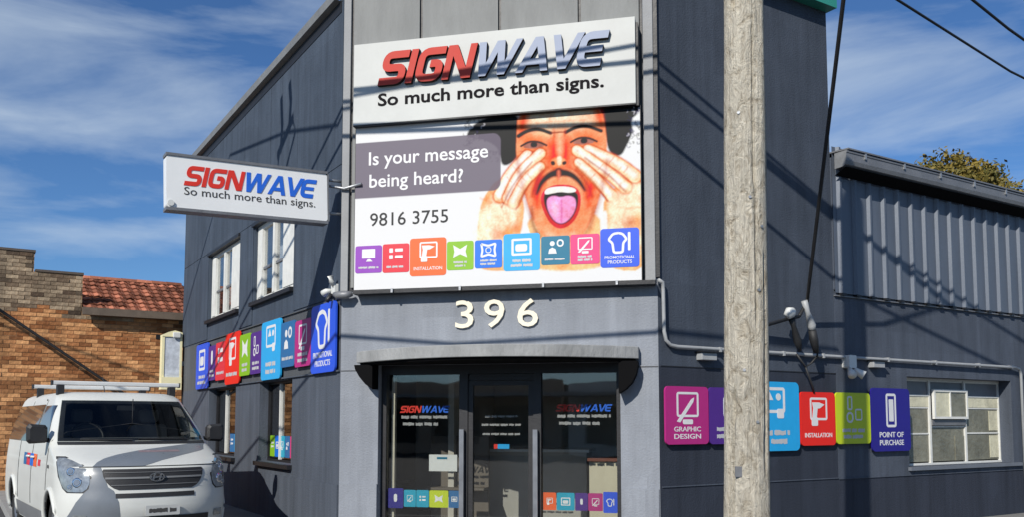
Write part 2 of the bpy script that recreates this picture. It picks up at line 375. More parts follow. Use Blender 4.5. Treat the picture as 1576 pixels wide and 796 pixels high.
def icon(kind, cx, cz, s, y, mb, dy=.0006):
    """white pictograms; s is the half size"""
    e = [0]
    def yy(): e[0] += 1; return y - .001 - e[0] * dy
    def P(pts): mb.prism([(cx + a * s, cz + b * s) for a, b in pts], yy(), y)
    def B(x0, x1, z0, z1, r=.08): mb.prism(rrect(cx + x0 * s, cx + x1 * s, cz + z0 * s, cz + z1 * s, r * s), yy(), y)
    def F(x0, x1, z0, z1, t=.13, r=.15): ring(cx + x0 * s, cx + x1 * s, cz + z0 * s, cz + z1 * s, r * s, t * s, yy(), y, mb)
    def S(pts, t=.14):
        a, b = offset([(cx + p * s, cz + q * s) for p, q in fillet(pts, .2)], t * s / 2); mb.strip(a, b, yy(), y)
    def D(x, z, r): mb.prism(disc(cx + x * s, cz + z * s, r * s), yy(), y)
    if kind == 'screen': B(-.8, .8, -.35, .75); P([(-.3, -.75), (.5, -.75), (.2, -.45), (-.1, -.45)])
    elif kind == 'list':
        for z in (.45, -.35): B(-.8, -.35, z - .25, z + .25); B(-.1, .85, z - .16, z + .2)
    elif kind == 'drill': F(-.75, .85, -.55, .85, .14); P([(-.55, .55), (-.45, .15), (.15, .18), (.6, .42), (.1, .55)]); P([(-.45, .2), (-.55, -.4), (-.15, -.4), (-.05, .2)]); B(-.62, -.05, -.9, -.38)
    elif kind == 'cross': P([(-.85, .8), (-.7, .0), (-.85, -.7), (0, -.3), (.85, -.7), (.65, 0), (.85, .8), (0, .3)])
    elif kind == 'banner': S([(-.85, .75), (-.7, 0), (-.85, -.75), (0, -.5), (.85, -.75), (.7, 0), (.85, .75), (0, .5), (-.85, .74)], .24); F(-.35, .35, -.35, .35, .1, .3)
    elif kind == 'tv': F(-.9, .9, -.75, .75, .2); B(-.55, .5, -.4, .25, .2)
    elif kind == 'van': F(-.85, .85, -.3, .9, .14); P([(-.5, .3), (-.2, .7), (.05, .3)]); D(.4, .45, .17); B(.3, .75, -.55, -.1)
    elif kind == 'person': D(-.35, .35, .28); P([(-.8, -.8), (.15, -.8), (.02, -.3), (-.35, -.1), (-.7, -.3)]); F(.15, .95, -.05, .8, .18, .38)
    elif kind == 'pen': F(-.8, .85, -.55, .85, .13); P([(-.8, -.8), (.3, .45), (.52, .55), (.45, .3), (-.55, -.85)]); B(-.35, .4, -.95, -.68)
    elif kind == 'shirt': S([(-.1, .8), (-.55, .75), (-.95, .25), (-.6, .0), (-.5, -.85), (.25, -.85), (.3, .0), (.6, .25), (.25, .72), (-.1, .8)], .2); B(.68, .9, -.7, .85)
    elif kind == 'door': F(-.42, .42, -.85, .9, .13); B(-.18, .2, -.55, .6, .04)
    elif kind == 'shapes': F(-.6, -.1, .05, .95, .12); F(-.7, -.02, -.75, -.05, .14, .3); F(.15, .85, -.6, .15, .1)
    elif kind == 'egg': B(-.35, .35, -.75, .85, .35)
def words(mb, x0, x1, z0, z1, y, seed, n=2):
    """small print too fine to read: broken strokes"""
    r = random.Random(seed); x = x0; h = z1 - z0
    while x < x1 - h * .4:
        wd = min(h * r.uniform(1.6, 4.2), x1 - x); n_ = max(3, int(wd / h * 3))
        a = [(x + wd * k / n_, z0 + h * r.uniform(0, .22)) for k in range(n_ + 1)]; b = [(x + wd * k / n_, z1 - h * r.uniform(0, .22)) for k in range(n_ + 1)]
        mb.strip(b, a, y - .002, y); x += wd + h * .45

def tile_parts(par, x0, x1, z0, z1, col, ic, lines, y, thick=.02, seed=1, panel='panel', isz=.31, zc=.64):
    """a coloured service tile: panel with pictogram and two lines of lettering (front at y - thick)"""
    wd, ht = x1 - x0, z1 - z0
    o = MB().prism(rrect(x0, x1, z0, z1, min(wd, ht) * .08), y - thick, y).build(panel, TILE[col], par)
    f = y - thick
    sub = o if par.parent or par.get('flatparts') else par
    mb = MB(); icon(ic, x0 + wd * .5, z0 + ht * zc, min(wd, ht) * isz, f, mb); mb.build('pictogram', M_wink, o)
    hh = ht * .085
    for i, l in enumerate(lines):
        zz = z0 + ht * (.22 - i * .125) if len(lines) > 1 else z0 + ht * .15
        if isinstance(l, str):
            ww = wd * (.78 if len(l) > 8 else .62)
            text_part('lettering', l, x0 + (wd - ww) / 2, zz, ww, hh, f, M_wink, o, .002, .012)
        else:
            mb = MB(); words(mb, x0 + wd * (.5 - l / 2), x0 + wd * (.5 + l / 2), zz, zz + hh, f, seed + i); mb.build('lettering', M_smear, o)['kind'] = 'stuff'
    return o

def wall_mesh(x0, x1, z0, z1, t, holes, y0=0.0):
    """masonry slab in the plane y=y0 (front) with rectangular openings and their reveals"""
    xs = sorted({x0, x1, *[h[0] for h in holes], *[h[1] for h in holes]}); zs = sorted({z0, z1, *[h[2] for h in holes], *[h[3] for h in holes]})
    def solid(i, j):
        if i < 0 or j < 0 or i >= len(xs) - 1 or j >= len(zs) - 1: return False
        cx, cz = (xs[i] + xs[i + 1]) / 2, (zs[j] + zs[j + 1]) / 2
        return not any(h[0] < cx < h[1] and h[2] < cz < h[3] for h in holes)
    mb = MB(); a, b = y0, y0 + t
    for i in range(len(xs) - 1):
        for j in range(len(zs) - 1):
            if not solid(i, j): continue
            X0, X1, Z0, Z1 = xs[i], xs[i + 1], zs[j], zs[j + 1]
            mb.quad((X0, a, Z0), (X1, a, Z0), (X1, a, Z1), (X0, a, Z1)); mb.quad((X1, b, Z0), (X0, b, Z0), (X0, b, Z1), (X1, b, Z1))
            if not solid(i - 1, j): mb.quad((X0, b, Z0), (X0, a, Z0), (X0, a, Z1), (X0, b, Z1))
            if not solid(i + 1, j): mb.quad((X1, a, Z0), (X1, b, Z0), (X1, b, Z1), (X1, a, Z1))
            if not solid(i, j - 1): mb.quad((X0, a, Z0), (X0, b, Z0), (X1, b, Z0), (X1, a, Z0))
            if not solid(i, j + 1): mb.quad((X0, a, Z1), (X1, a, Z1), (X1, b, Z1), (X0, b, Z1))
    return mb

# ------------------------------------------------------------------ site axes
def dirv(deg): return Vector((math.sin(R(deg)), math.cos(R(deg)), 0))
dL, dR, dC = dirv(-32), dirv(58), dirv(103)
nL, nR, nC = Vector((-dL.y, dL.x, 0)), Vector((dR.y, -dR.x, 0)), Vector((dC.y, -dC.x, 0))
CR = Vector((1.663, 10.0, 0)); CW = 3.876; CL = CR - dC * CW
def frame(o, x, inward):
    m = Matrix.Identity(4); m.col[0][:3] = x; m.col[1][:3] = inward; m.col[2][:3] = (0, 0, 1); m.col[3][:3] = o; return m
FC = frame(CL, dC, -nC)          # x: 0..CW along the entrance wall, y: into the building
FL = frame(CL, -dL, -nL)         # x: -9.2..0 along the side wall
FR = frame(CR, dR, -nR)          # x: 0..3.07 and on along the right wall
FB = frame(Vector((-10.6, 18.3, 0)), dR, -nR)   # brick neighbour
def T(F, x=0, y=0, z=0): return F @ Matrix.Translation((x, y, z))

# ------------------------------------------------------------------ ground
gm = mat('asphalt', (.055, .055, .058), .9, .25, 1.5, .5, 70, 0, .3)
g = MB(); g.quad((-600, -600, 0), (600, -600, 0), (600, 600, 0), (-600, 600, 0)); tag(g.build('ground', gm), kind='structure')
pm = mat('concrete_path', (.19, .185, .175), .9, .2, 1.2, .4, 50, 0, .2)
fp = [CL - dL * 0 + nL * 3.1 - dC * 0 + dL * 30, CL + nL * 3.1 - dL * .2, CR + nR * 2.9 - dR * .6, CR + nR * 2.9 + dR * 40, CR + dR * 40 - nR * 1, CR - nR * 4, CL - nL * 4 + dL * 4, CL + dL * 30 - nL * 1]
pv = MB().slab([(p.x, p.y) for p in fp], .004, .13); tag(pv.build('footpath', pm), kind='structure')
kb = MB()
for a, b in ((fp[0], fp[1]), (fp[1], fp[2]), (fp[2], fp[3])):
    d = (b - a).normalized(); n = Vector((d.y, -d.x, 0)); q = [a + n * .16, b + n * .16, b + n * .003, a + n * .003]
    kb.slab([(p.x, p.y) for p in q], .004, .137)
tag(kb.build('kerb', mat('kerb_stone', (.26, .26, .25), .85, .2, 2, .3)), kind='structure')

# ------------------------------------------------------------------ the corner shop
shop = thing('corner_shop', 'two storey grey corner shop with a chamfered entrance wall', 'shop', Matrix.Translation(CL))
INV = shop.matrix_world.inverted()
def holder(name, F, parent):
    o = bpy.data.objects.new(name, None); C.objects.link(o); o.parent = parent; o.matrix_parent_inverse = Matrix.Identity(4)
    o.matrix_local = parent.matrix_world.inverted() @ F if parent is shop else F
    return o
def onf(o, F, parent=None, base=None):
    """hang a mesh part whose coordinates are in wall frame F on a top-level thing"""
    p = parent or shop; o.parent = p; o.matrix_parent_inverse = Matrix.Identity(4)
    o.matrix_local = (base or p.matrix_world).inverted() @ F
    return o
# entrance wall
hole = (.50, 3.44, .0, 2.24)
onf(wall_mesh(0.0, CW, 0, 8.1, .28, [hole]).build('entrance_wall', M_ch), FC)
onf(MB().box(.012, .497, -.022, -.0, .02, .80).build('plinth', M_ch), FC)
onf(MB().box(3.443, CW - .012, -.022, -.0, .02, .80).build('plinth', M_ch), FC)
for a, b in ((.004, .497), (3.443, CW - .004)): onf(MB().box(a, b, -.006, -.0005, 2.172, 2.180).build('joint', M_inkg), FC)
# cladding panels above, with dark gaps
onf(MB().box(.10, 3.735, -.012, -.002, 3.16, 8.0).build('backing', M_black), FC)
us = [.135, 1.005, 1.045, 2.005, 2.045, 2.98, 3.02, 3.70]
for k in range(0, 8, 2):
    onf(MB().box(us[k], us[k + 1], -.045, -.014, 3.2, 8.0).build('panel', M_panel), FC)
onf(MB().box(.0, .098, -.05, -.002, 3.16, 8.1).build('pilaster', M_pil, bevel=.006), FC)
onf(MB().box(3.745, CW - .018, -.05, -.002, 3.16, 8.1).build('pilaster', M_pil, bevel=.006), FC)
onf(MB().box(CW - .016, CW + .03, -.03, .02, 3.2, 8.1).build('corner_strip', M_black), FC)
# side wall
lw = [(-6.75, -4.86, .95, 2.16), (-3.45, -1.86, .95, 2.16), (-6.95, -4.79, 3.47, 4.72), (-3.9, -1.9, 3.47, 4.72)]
onf(wall_mesh(-9.2, -.002, 0, 7.0, .28, lw).build('side_wall', M_left), FL)
onf(MB().box(-3.0, -.012, -.022, 0, .02, .78).build('plinth', M_left), FL)
js = [-9.18, -6.98, -4.6, -3.1, -1.78, -.03]
for a, b in zip(js[:-1], js[1:]):
    onf(MB().box(a + .007, b - .007, -.014, -.001, 4.80, 6.93).build('panel', M_left), FL)
onf(MB().box(-9.18, -7.0, -.014, -.001, 3.12, 4.79).build('panel', M_left), FL)
onf(MB().box(-1.85, -.03, -.014, -.001, 3.12, 4.79).build('panel', M_left), FL)
onf(MB().box(-4.74, -3.95, -.014, -.001, 3.12, 4.79).build('panel', M_left), FL)
onf(MB().box(-7.7, -.0, -.03, 0, 2.17, 2.19).build('ledge', M_left), FL)
onf(MB().box(-7.7, -.0, -.026, 0, 3.075, 3.095).build('ledge', M_left), FL)
gt = MB()
prof = [(-.02, 6.95), (-.10, 6.96), (-.115, 7.06), (-.105, 7.07), (-.02, 7.06)]
for k in range(len(prof) - 1):
    (a, b), (c, d) = prof[k], prof[k + 1]; gt.quad((-9.3, a, b), (-.12, a, b), (-.12, c, d), (-9.3, c, d))
onf(gt.build('gutter', M_gutter_lt), FL)
onf(MB().box(-9.2, -.1, -.022, .0, 6.80, 6.945).build('fascia', M_black), FL)  # black strip standing in for the shadow under the gutter
# right wall (tall part)
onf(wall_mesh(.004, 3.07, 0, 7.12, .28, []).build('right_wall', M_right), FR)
onf(MB().box(.03, 3.07, -.006, -.0005, 2.178, 2.19).build('joint', M_black), FR)
onf(MB().box(.03, 3.07, -.012, -.0005, .812, .824).build('joint', M_low), FR)
onf(MB().box(.3, 3.10, -.16, .05, 7.12, 7.30).build('gutter', M_teal), FR)
# back of the building and roof
A = CL + dL * 9.2; B = CR + dR * 3.07
tt = (A - B).dot(dL); Q = B + dL * tt
def wall_between(a, b, z1, m, name, ins=.14):
    d = (b - a).normalized(); n = Vector((-d.y, d.x, 0)); mb = MB()
    p = [a, b, b + n * .2, a + n * .2]; mb.slab([(q.x - CL.x, q.y - CL.y) for q in p], 0, z1); return mb.build(name, m, shop)
wall_between(B + dL * .29, Q, 7.0, M_right, 'rear_wall'); wall_between(Q, A, 7.0, M_right, 'rear_wall')
rf = [CL + nL * -.3 + dL * .1, CR - nC * .29, B - dR * .21 + dL * .29, Q - dR * .21 - dL * .21, A - nL * .3 - dL * .21]
MB().slab([(p.x - CL.x, p.y - CL.y) for p in rf], 6.6, 6.85).build('roof', M_gutter, shop)
MB().slab([(p.x - CL.x, p.y - CL.y) for p in rf], 2.75, 2.95).build('upper_floor', mat('ceiling_board', (.72, .71, .68), .8), shop)
MB().slab([(p.x - CL.x, p.y - CL.y) for p in rf], .131, .16).build('floor_slab', mat('dark_floor', (.24, .22, .20), .3, .2, 2), shop)
mi = mat('interior_wall', (.46, .44, .39), .8, .1, 2)
onf(MB().box(-.2, 4.6, 3.4, 3.5, .17, 2.74).build('partition', mi), FC)
onf(MB().box(1.02, 1.1, 1.2, 3.39, .17, 2.74).build('partition', mi), FC)

# windows on the side wall
def sash_window(F, x0, x1, z0, z1, dep, m_frame, leaves, parent, fw=.06, m_gl=None, transom=None, sill=True, label=None):
    """frame + leaves; leaves = list of (xa, xb) fractions"""
    fr = MB(); y0, y1 = dep, dep + .07
    fr.box(x0, x1, y0, y1, z0, z0 + fw); fr.box(x0, x1, y0, y1, z1 - fw, z1); fr.box(x0, x0 + fw, y0, y1, z0 + fw, z1 - fw); fr.box(x1 - fw, x1, y0, y1, z0 + fw, z1 - fw)
    wn = onf(fr.build('window', m_frame), F, parent)
    if label: wn['label'] = label
    for a, b, kind in leaves:
        xa, xb = x0 + fw + (x1 - x0 - 2 * fw) * a, x0 + fw + (x1 - x0 - 2 * fw) * b
        if kind == 'post': box(xa, xb, y0 - .012, y1, z0 + fw, z1 - fw).build('mullion', m_frame, wn); continue
        zz = [z0 + fw + .003, z1 - fw - .003]
        if transom and kind != 'plain': zz.insert(1, z0 + (z1 - z0) * transom)
        for c, d in zip(zz[:-1], zz[1:]):
            box(xa + .004, xb - .004, y0 + .03, y0 + .036, c + .012, d - .012).build('pane', m_gl or M_glass2, wn)
        if transom and kind != 'plain': box(xa + .002, xb - .002, y0 + .012, y1 - .005, zz[1] - .02, zz[1] + .02).build('transom', M_gutter, wn)
    if sill: box(x0 - .05, x1 + .05, -.07, dep - .001, z0 - .065, z0 - .004).build('sill', M_black, wn)
    return wn
curtain = mat('net_curtain', (.62, .66, .68), .9, .12, 3, 0, 40, 0, .1, (8, 1, .3))
for (x0, x1, z0, z1) in lw[2:]:
    wn = sash_window(FL, x0, x1, z0, z1, .05, M_frame, [(0, .12, 'post'), (.12, .42, 'l'), (.42, .47, 'post'), (.47, .70, 'l'), (.70, 1, 'post')], shop, .07, None, .42)
    box(x0 - .05, x1 + .05, -.05, .04, z1 + .003, z1 + .06).build('head', M_black, wn)
    box(x0 + .06, x1 - .06, .35, .37, z0, z1).build('curtain', curtain, wn)
for i, (x0, x1, z0, z1) in enumerate(lw[:2]):
    wn = sash_window(FL, x0, x1, z0, z1, .14, M_black, [(0, .36, 'plain'), (.40, 1, 'plain')], shop, .035, M_glass3, None)
    box(x0 + (x1 - x0) * .365, x0 + (x1 - x0) * .388, .135, .18, z0 + .036, z1 - .036).build('mullion', M_frame, wn)
    xs = x0 + (x1 - x0) * (.50 if i == 0 else .04); wd = (x1 - xs - .06) / (3 if i == 0 else 6)
    for k, c in enumerate(['steel', 'sky', 'olive'] if i == 0 else ['lime', 'blue', 'cyan', 'steel', 'pink', 'royal']):
        tile_parts(wn, xs + wd * k, xs + wd * (k + .96), 1.02, 1.02 + .32, c, ['list', 'tv', 'pen', 'person', 'drill', 'shirt'][k], [], .165, .002, k, 'decal', .3, .55)

# entrance: dark frame, two side lights, a glazed door, hood
def en(mb, name, m, par=None, **k):
    o = mb.build(name, m, **k)
    return onf(o, FC, par) if par is None else (setattr(o, 'parent', par) or o)
fr = MB()
for a, b in ((.503, .565), (1.495, 1.60), (2.40, 2.495), (3.385, 3.437)): fr.box(a, b, .10, .22, .135, 2.125)
fr.box(.503, 3.437, .095, .225, 2.126, 2.238); fr.box(.566, 1.494, .11, .21, .135, .23); fr.box(2.496, 3.384, .11, .21, .135, .23)
ent = en(fr, 'entrance_frame', M_black)
for a, b in ((.566, 1.494), (2.496, 3.384)):
    side = en(box(a + .004, b - .004, .15, .156, .232, 2.122), 'side_light', M_glass, ent)
dr = MB(); dr.box(1.603, 1.66, .12, .19, .14, 2.04); dr.box(2.34, 2.397, .12, .19, .14, 2.04); dr.box(1.661, 2.339, .12, .19, 1.985, 2.04); dr.box(1.661, 2.339, .12, .19, .14, .28)
dr.box(1.603, 2.397, .125, .185, 2.046, 2.122)
door = en(dr, 'door', M_black); door['label'] = 'glazed black framed entrance door'
box(1.662, 2.338, .15, .156, .282, 1.984).build('pane', M_glass, door)
for a in (1.515, 2.41):
    hd = MB().box(a, a + .055, .03, .075, .2, 1.46); hd.box(a + .018, a + .037, .075, .1, .5, .54); hd.box(a + .018, a + .037, .075, .1, 1.3, 1.34)
    hd.build('pull_handle', M_alu, door if a > 2 else ent)
en(box(.583, .625, .24, .30, .25, 2.1), 'jamb_lining', mat('beige_lining', (.5, .47, .38), .6), ent)
# stickers and lettering on the glass
for x0, x1, z0, ht in ((.72, 1.36, 1.66, .085), (2.66, 3.33, 1.67, .085)):
    logo(ent, x0, z0, x1 - x0, ht, .1605, .0015, M_red, M_blue, name='glass_letter')
    for q in ((.02, .02, .075, .03, 3), (.04, .15, .16, .115, 5)):
        mb = MB(); words(mb, x0 + q[0], x1 - q[1], z0 - q[2], z0 - q[3], .1605, q[4]); mb.build('glass_lettering', M_dull, ent)['kind'] = 'stuff'
for q in ((1.80, 2.2, 1.60, 1.63, 8), (1.76, 2.24, 1.50, 1.53, 9), (1.77, 2.23, 1.39, 1.42, 10)):
    mb = MB(); words(mb, *q[:4], .1605, q[4]); mb.build('door_lettering', M_dull, door)['kind'] = 'stuff'
box(1.91, 1.955, .158, .1605, 1.23, 1.285).build('door_sticker', M_red, door); box(1.957, 2.10, .158, .1605, 1.23, 1.285).build('door_sticker', TILE['sky'], door)
nn = box(1.10, 1.455, .158, .1605, .955, 1.155).build('paper_notice', M_white, ent); box(1.2, 1.33, .1565, .1578, 1.10, 1.125).build('print', TILE['teal'], nn)
for x0, x1, c, ic in ((.572, .775, 'navy', 'egg'), (.782, .935, 'cyan', 'pen'), (.94, 1.10, 'cyan', 'list'), (1.106, 1.345, 'olive', 'cross'), (1.352, 1.49, 'steel', 'tv'),
                      (2.505, 2.662, 'orange', 'drill'), (2.67, 2.88, 'cyan', 'tv'), (2.888, 3.035, 'violet', 'egg'), (3.04, 3.21, 'magenta', 'pen'), (3.215, 3.38, 'royal', 'shirt')):
    big = .018 if c in ('royal', 'navy') else 0
    tile_parts(ent, x0, x1, .52 - big, .725 + big, c, ic, [], .1605, .0015, 1, 'decal', .3, .5)
# things seen inside
mi2 = mat('beige_board', (.52, .48, .36), .6, .1, 3)
ct = thing('reception_counter', 'low beige counter behind the right side light', 'counter', T(FC, 3.0, .9, .16))
box(-.05, 1.0, 0, .5, 0, .9).build('body', mi2, ct); box(-.07, 1.02, -.03, .53, .9, .94).build('counter_top', mat('brown_top', (.16, .06, .04), .4), ct)
st = thing('display_stand', 'dim wooden display stand inside behind the left side light', 'display stand', T(FC, .75, 1.3, .16))
box(0, .8, 0, .06, 0, 1.2).build('back_board', mat('dim_wood', (.12, .10, .08), .6), st); box(0, .8, -.25, 0, .5, .53).build('shelf', mat('dim_wood', (.12, .10, .08), .6), st); box(0, .8, -.35, 0, 0, .04).build('base', mat('dim_wood', (.12, .10, .08), .6), st)
dk_ = thing('reception_desk', 'grey reception desk seen through the glazed door', 'desk', T(FC, 1.3, 1.7, .16))
box(0, 1.5, 0, .55, 0, .98).build('body', mat('desk_grey', (.34, .33, .30), .5, .1, 3), dk_); box(-.04, 1.54, -.05, .6, .982, 1.02).build('desk_top', M_white, dk_)
# hood
hood = MB(); n = 28; pl = []
for k in range(n + 1):
    u = .25 + (3.66 - .25) * k / n; t = (u - 1.955) / 1.705
    pl.append((u, -(.10 + .72 * (1 - t * t))))
hp = [(.25, -.002)] + pl + [(3.66, -.002)]
hood.slab(hp, 2.262, 2.40)
ho = onf(hood.build('entrance_hood', M_hood, bevel=.008), FC)
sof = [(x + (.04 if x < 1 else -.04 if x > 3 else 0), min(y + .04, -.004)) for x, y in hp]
MB().slab(sof, 2.236, 2.2605).build('soffit', M_jet, ho)
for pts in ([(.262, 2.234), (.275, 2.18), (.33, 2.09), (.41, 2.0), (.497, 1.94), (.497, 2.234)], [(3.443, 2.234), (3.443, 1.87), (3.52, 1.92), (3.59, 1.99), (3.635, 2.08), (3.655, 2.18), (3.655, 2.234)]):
    MB().prism(pts, -.20, -.003).build('corbel', M_jet, ho)

# ------------------------------------------------------------------ right wing (shed) beside the shop
wing = thing('corrugated_wing', 'single storey slate wing with corrugated upper cladding and deep gutter', 'building', T(FR, 3.07))
WW = (4.60 - 3.07, 7.27 - 3.07, .92, 2.19)
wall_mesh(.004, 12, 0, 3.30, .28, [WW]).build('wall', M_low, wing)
box(.01, 12, -.012, -.0005, .80, .812).build('joint', M_low, wing)
# window recess
wx0, wx1, wz0, wz1 = WW
box(wx0 - .03, wx1 + .16, -.05, .10, wz0 - .05, wz0 - .002).build('sill', mat('grey_sill', (.13, .145, .17), .6, .15), wing)
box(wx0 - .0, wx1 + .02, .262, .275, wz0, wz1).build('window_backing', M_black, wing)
wf = MB(); cols = [wx0 + .004, wx0 + .83, wx0 + 1.73, wx1 - .004]
for x in cols: wf.box(x - .022 if x > wx0 + .1 else x, x + .022 if x < wx1 - .1 else x, .12, .17, wz0 + .03, wz1)
wf.box(wx0, wx1, .115, .175, wz0 + .001, wz0 + .03); wf.box(wx0, wx1, .115, .175, wz1 - .03, wz1)
sw = wf.build('steel_window', M_frame, wing); sw.location = (0, .075, 0)
def pn(c, a, b, m, y=.145, proud=0, nm='pane'):
    x0, x1 = cols[c] + .026, cols[c + 1] - .026; H = wz1 - wz0
    p = box(x0, x1, y, y + .008, wz0 + H * a + .012, wz0 + H * b - .012).build(nm, m, sw)
    box(x0 - .003, x1 + .003, y - .01, y + .012, wz0 + H * b - .011, wz0 + H * b + .011).build('glazing_bar', M_frame, sw)
    return p
for c in (0, 2):
    pn(c, .03, .36, M_obsc); pn(c, .36, .66, M_obsc); pn(c, .66, .80, M_obsc_lt, .13); pn(c, .80, .97, M_gutter)
pn(1, .03, .44, M_obsc)
cx0, cx1 = cols[1] + .02, cols[2] - .02
fan = MB(); za, zb = wz0 + .53 * (wz1 - wz0), wz1 - .16
fan.box(cx0, cx1, .06, .10, za, za + .035); fan.box(cx0, cx1, .06, .10, zb - .035, zb); fan.box(cx0, cx0 + .035, .06, .10, za + .036, zb - .036); fan.box(cx1 - .035, cx1, .06, .10, za + .036, zb - .036); fan.box(cx0 + .40, cx0 + .425, .062, .098, za + .036, zb - .036)
fo = fan.build('fanlight', M_frame, sw)
box(cx0 + .036, cx0 + .40, .075, .083, za + .036, zb - .036).build('pane', M_obsc_lt, sw); box(cx0 + .425, cx1 - .036, .075, .083, za + .036, zb - .036).build('pane', M_obsc, sw)
box(cols[1] + .024, cols[2] - .024, .10, .16, wz0 + .455 * (wz1 - wz0), wz0 + .52 * (wz1 - wz0)).build('transom', M_gutter, sw)
pn(1, .80, .97, M_gutter, .15)
box(cols[2] - .27, cols[2] - .03, .135, .1445, wz0 + .05, wz0 + .42).build('curtain_edge', M_obsc, sw)
for a, b in ((.06, .33), (.39, .63)): box(cols[3] - .27, cols[3] - .035, .138, .1445, wz0 + a * 1.27, wz0 + b * 1.27).build('pale_blind', M_obsc_lt, sw)
# cladding
pitch = .315; rows = []
pr = [(0, 0), (.075, 0), (.10, -.04), (.135, -.04), (.16, 0), (.237, 0), (.315, 0)]
xs = []
for k in range(39):
    for a, b in pr[:-1]: xs.append((.002 + k * pitch + a, -.03 + b))
cl = MB().grid([[(x, y, 3.26) for x, y in xs], [(x, y, 5.25) for x, y in xs]]).build('cladding', M_clad, wing)
# rib ends: dark closers at the foot
for k in range(26):
    x = .02 + k * pitch; box(x + .07, x + .165, -.066, -.006, 3.232, 3.258).build('rib_closer', M_black, wing)
box(0, 12, -.03, -.001, 3.215, 3.23).build('flashing', M_gutter, wing)
box(.0, 12, -.02, .2, 3.302, 5.10).build('cladding_frame', M_low, wing)
# gutter and soffit
prof = [(-.09, 4.92), (-.22, 4.925), (-.26, 4.95), (-.275, 5.0), (-.275, 5.10), (-.285, 5.105), (-.285, 5.13), (-.265, 5.13)]
gm_ = MB()
for (a, b), (c, d) in zip(prof[:-1], prof[1:]): gm_.quad((-.02, a, b), (12, a, b), (12, c, d), (-.02, c, d))
gu = gm_.build('gutter', M_gutter, wing)
end = MB(); i = 0; end.v = [(-.02, a, b) for a, b in prof] + [(-.02, -.09, 5.13)]; end.f = [tuple(range(len(end.v)))]; end.build('gutter_end', M_galv, gu)
for k in range(14): box(.35 + k * .85, .385 + k * .85, -.295, -.25, 5.06, 5.142).build('strap', M_galv, gu)
sl = MB(); sl.quad((.0, -.3, 5.14), (12, -.3, 5.14), (12, 6, 5.48), (.0, 6, 5.48)); sl.quad((.0, -.3, 5.16), (.0, 6, 5.50), (12, 6, 5.50), (12, -.3, 5.16)); sl.quad((.0, -.3, 5.14), (.0, -.3, 5.16), (12, -.3, 5.16), (12, -.3, 5.14)); sl.quad((.0, -.3, 5.14), (.0, 6, 5.48), (.0, 6, 5.50), (.0, -.3, 5.16))
sl.build('roof', M_gutter, wing)
dk = MB(); x = .3
pts = [(-.06, 4.86), (-.30, 4.915)]
dk.quad((.0, -.072, 4.84), (12, -.072, 4.84), (12, -.255, 4.918), (.0, -.255, 4.918)); dk.build('soffit', M_jet, wing)
box(.0, 12, 5.9, 6.1, 0, 5.5).build('rear_wall', M_low, wing); box(11.8, 12, .3, 5.88, 0, 5.2).build('end_wall', M_low, wing)

# ------------------------------------------------------------------ brick neighbour
def brick_mat(name, c1, c2, use_attr):
    m = bpy.data.materials.new(name); m.use_nodes = True; t = m.node_tree; N = t.nodes; L = t.links; p = N['Principled BSDF']; p.inputs['Roughness'].default_value = .9; p.inputs['Specular IOR Level'].default_value = .15
    if use_attr: a = N.new('ShaderNodeVertexColor'); a.layer_name = 'print'; base = a.outputs[0]
    else:
        oi = N.new('ShaderNodeObjectInfo'); rp = N.new('ShaderNodeValToRGB'); rp.color_ramp.elements[0].color = (*c1, 1); rp.color_ramp.elements[1].color = (*c2, 1)
        e = rp.color_ramp.elements.new(.12); e.color = (c1[0] * 1.5, c1[1] * 1.4, c1[2] * 1.3, 1)
        L.new(oi.outputs['Random'], rp.inputs[0]); base = rp.outputs[0]
    co = N.new('ShaderNodeTexCoord'); nz = N.new('ShaderNodeTexNoise'); nz.inputs['Scale'].default_value = 14; nz.inputs['Detail'].default_value = 6
    L.new(co.outputs['Object'], nz.inputs['Vector']); mr = N.new('ShaderNodeMapRange'); mr.inputs['To Min'].default_value = .6; mr.inputs['To Max'].default_value = 1.4; L.new(nz.outputs['Fac'], mr.inputs['Value'])
    vm = N.new('ShaderNodeVectorMath'); vm.operation = 'SCALE'; L.new(base, vm.inputs[0]); L.new(mr.outputs[0], vm.inputs['Scale']); L.new(vm.outputs[0], p.inputs['Base Color'])
    ge = N.new('ShaderNodeNewGeometry'); st = N.new('ShaderNodeTexNoise'); st.inputs['Scale'].default_value = 1.3; st.inputs['Detail'].default_value = 6; st.inputs['Roughness'].default_value = .7; L.new(ge.outputs['Position'], st.inputs['Vector'])
    ms = N.new('ShaderNodeMapRange'); ms.inputs['From Min'].default_value = .3; ms.inputs['From Max'].default_value = .7; ms.inputs['To Min'].default_value = .55; ms.inputs['To Max'].default_value = 1.35; L.new(st.outputs['Fac'], ms.inputs['Value'])
    v3 = N.new('ShaderNodeVectorMath'); v3.operation = 'SCALE'; L.new(vm.outputs[0], v3.inputs[0]); L.new(ms.outputs[0], v3.inputs['Scale']); L.new(v3.outputs[0], p.inputs['Base Color'])
    bu = N.new('ShaderNodeBump'); bu.inputs['Strength'].default_value = .9; bu.inputs['Distance'].default_value = .015; L.new(nz.outputs['Fac'], bu.inputs['Height']); L.new(bu.outputs[0], p.inputs['Normal'])
    return m
BO1, BO2 = (.20, .085, .036), (.62, .325, .145)
BW1, BW2 = (.085, .062, .045), (.40, .31, .21)
m_brick = brick_mat('orange_brick', BO1, BO2, False); m_brickw = brick_mat('sooty_brick', BW1, BW2, False); m_bricks = brick_mat('brick_mass', BO1, BO2, True)
m_mort = mat('mortar', (.36, .23, .13), .95, .2, 6, .3, 40, 0, .1)
bh = thing('brick_house', 'orange brick house with red tiled roof behind the van', 'house', FB)
BR = 3.75
mort = MB()
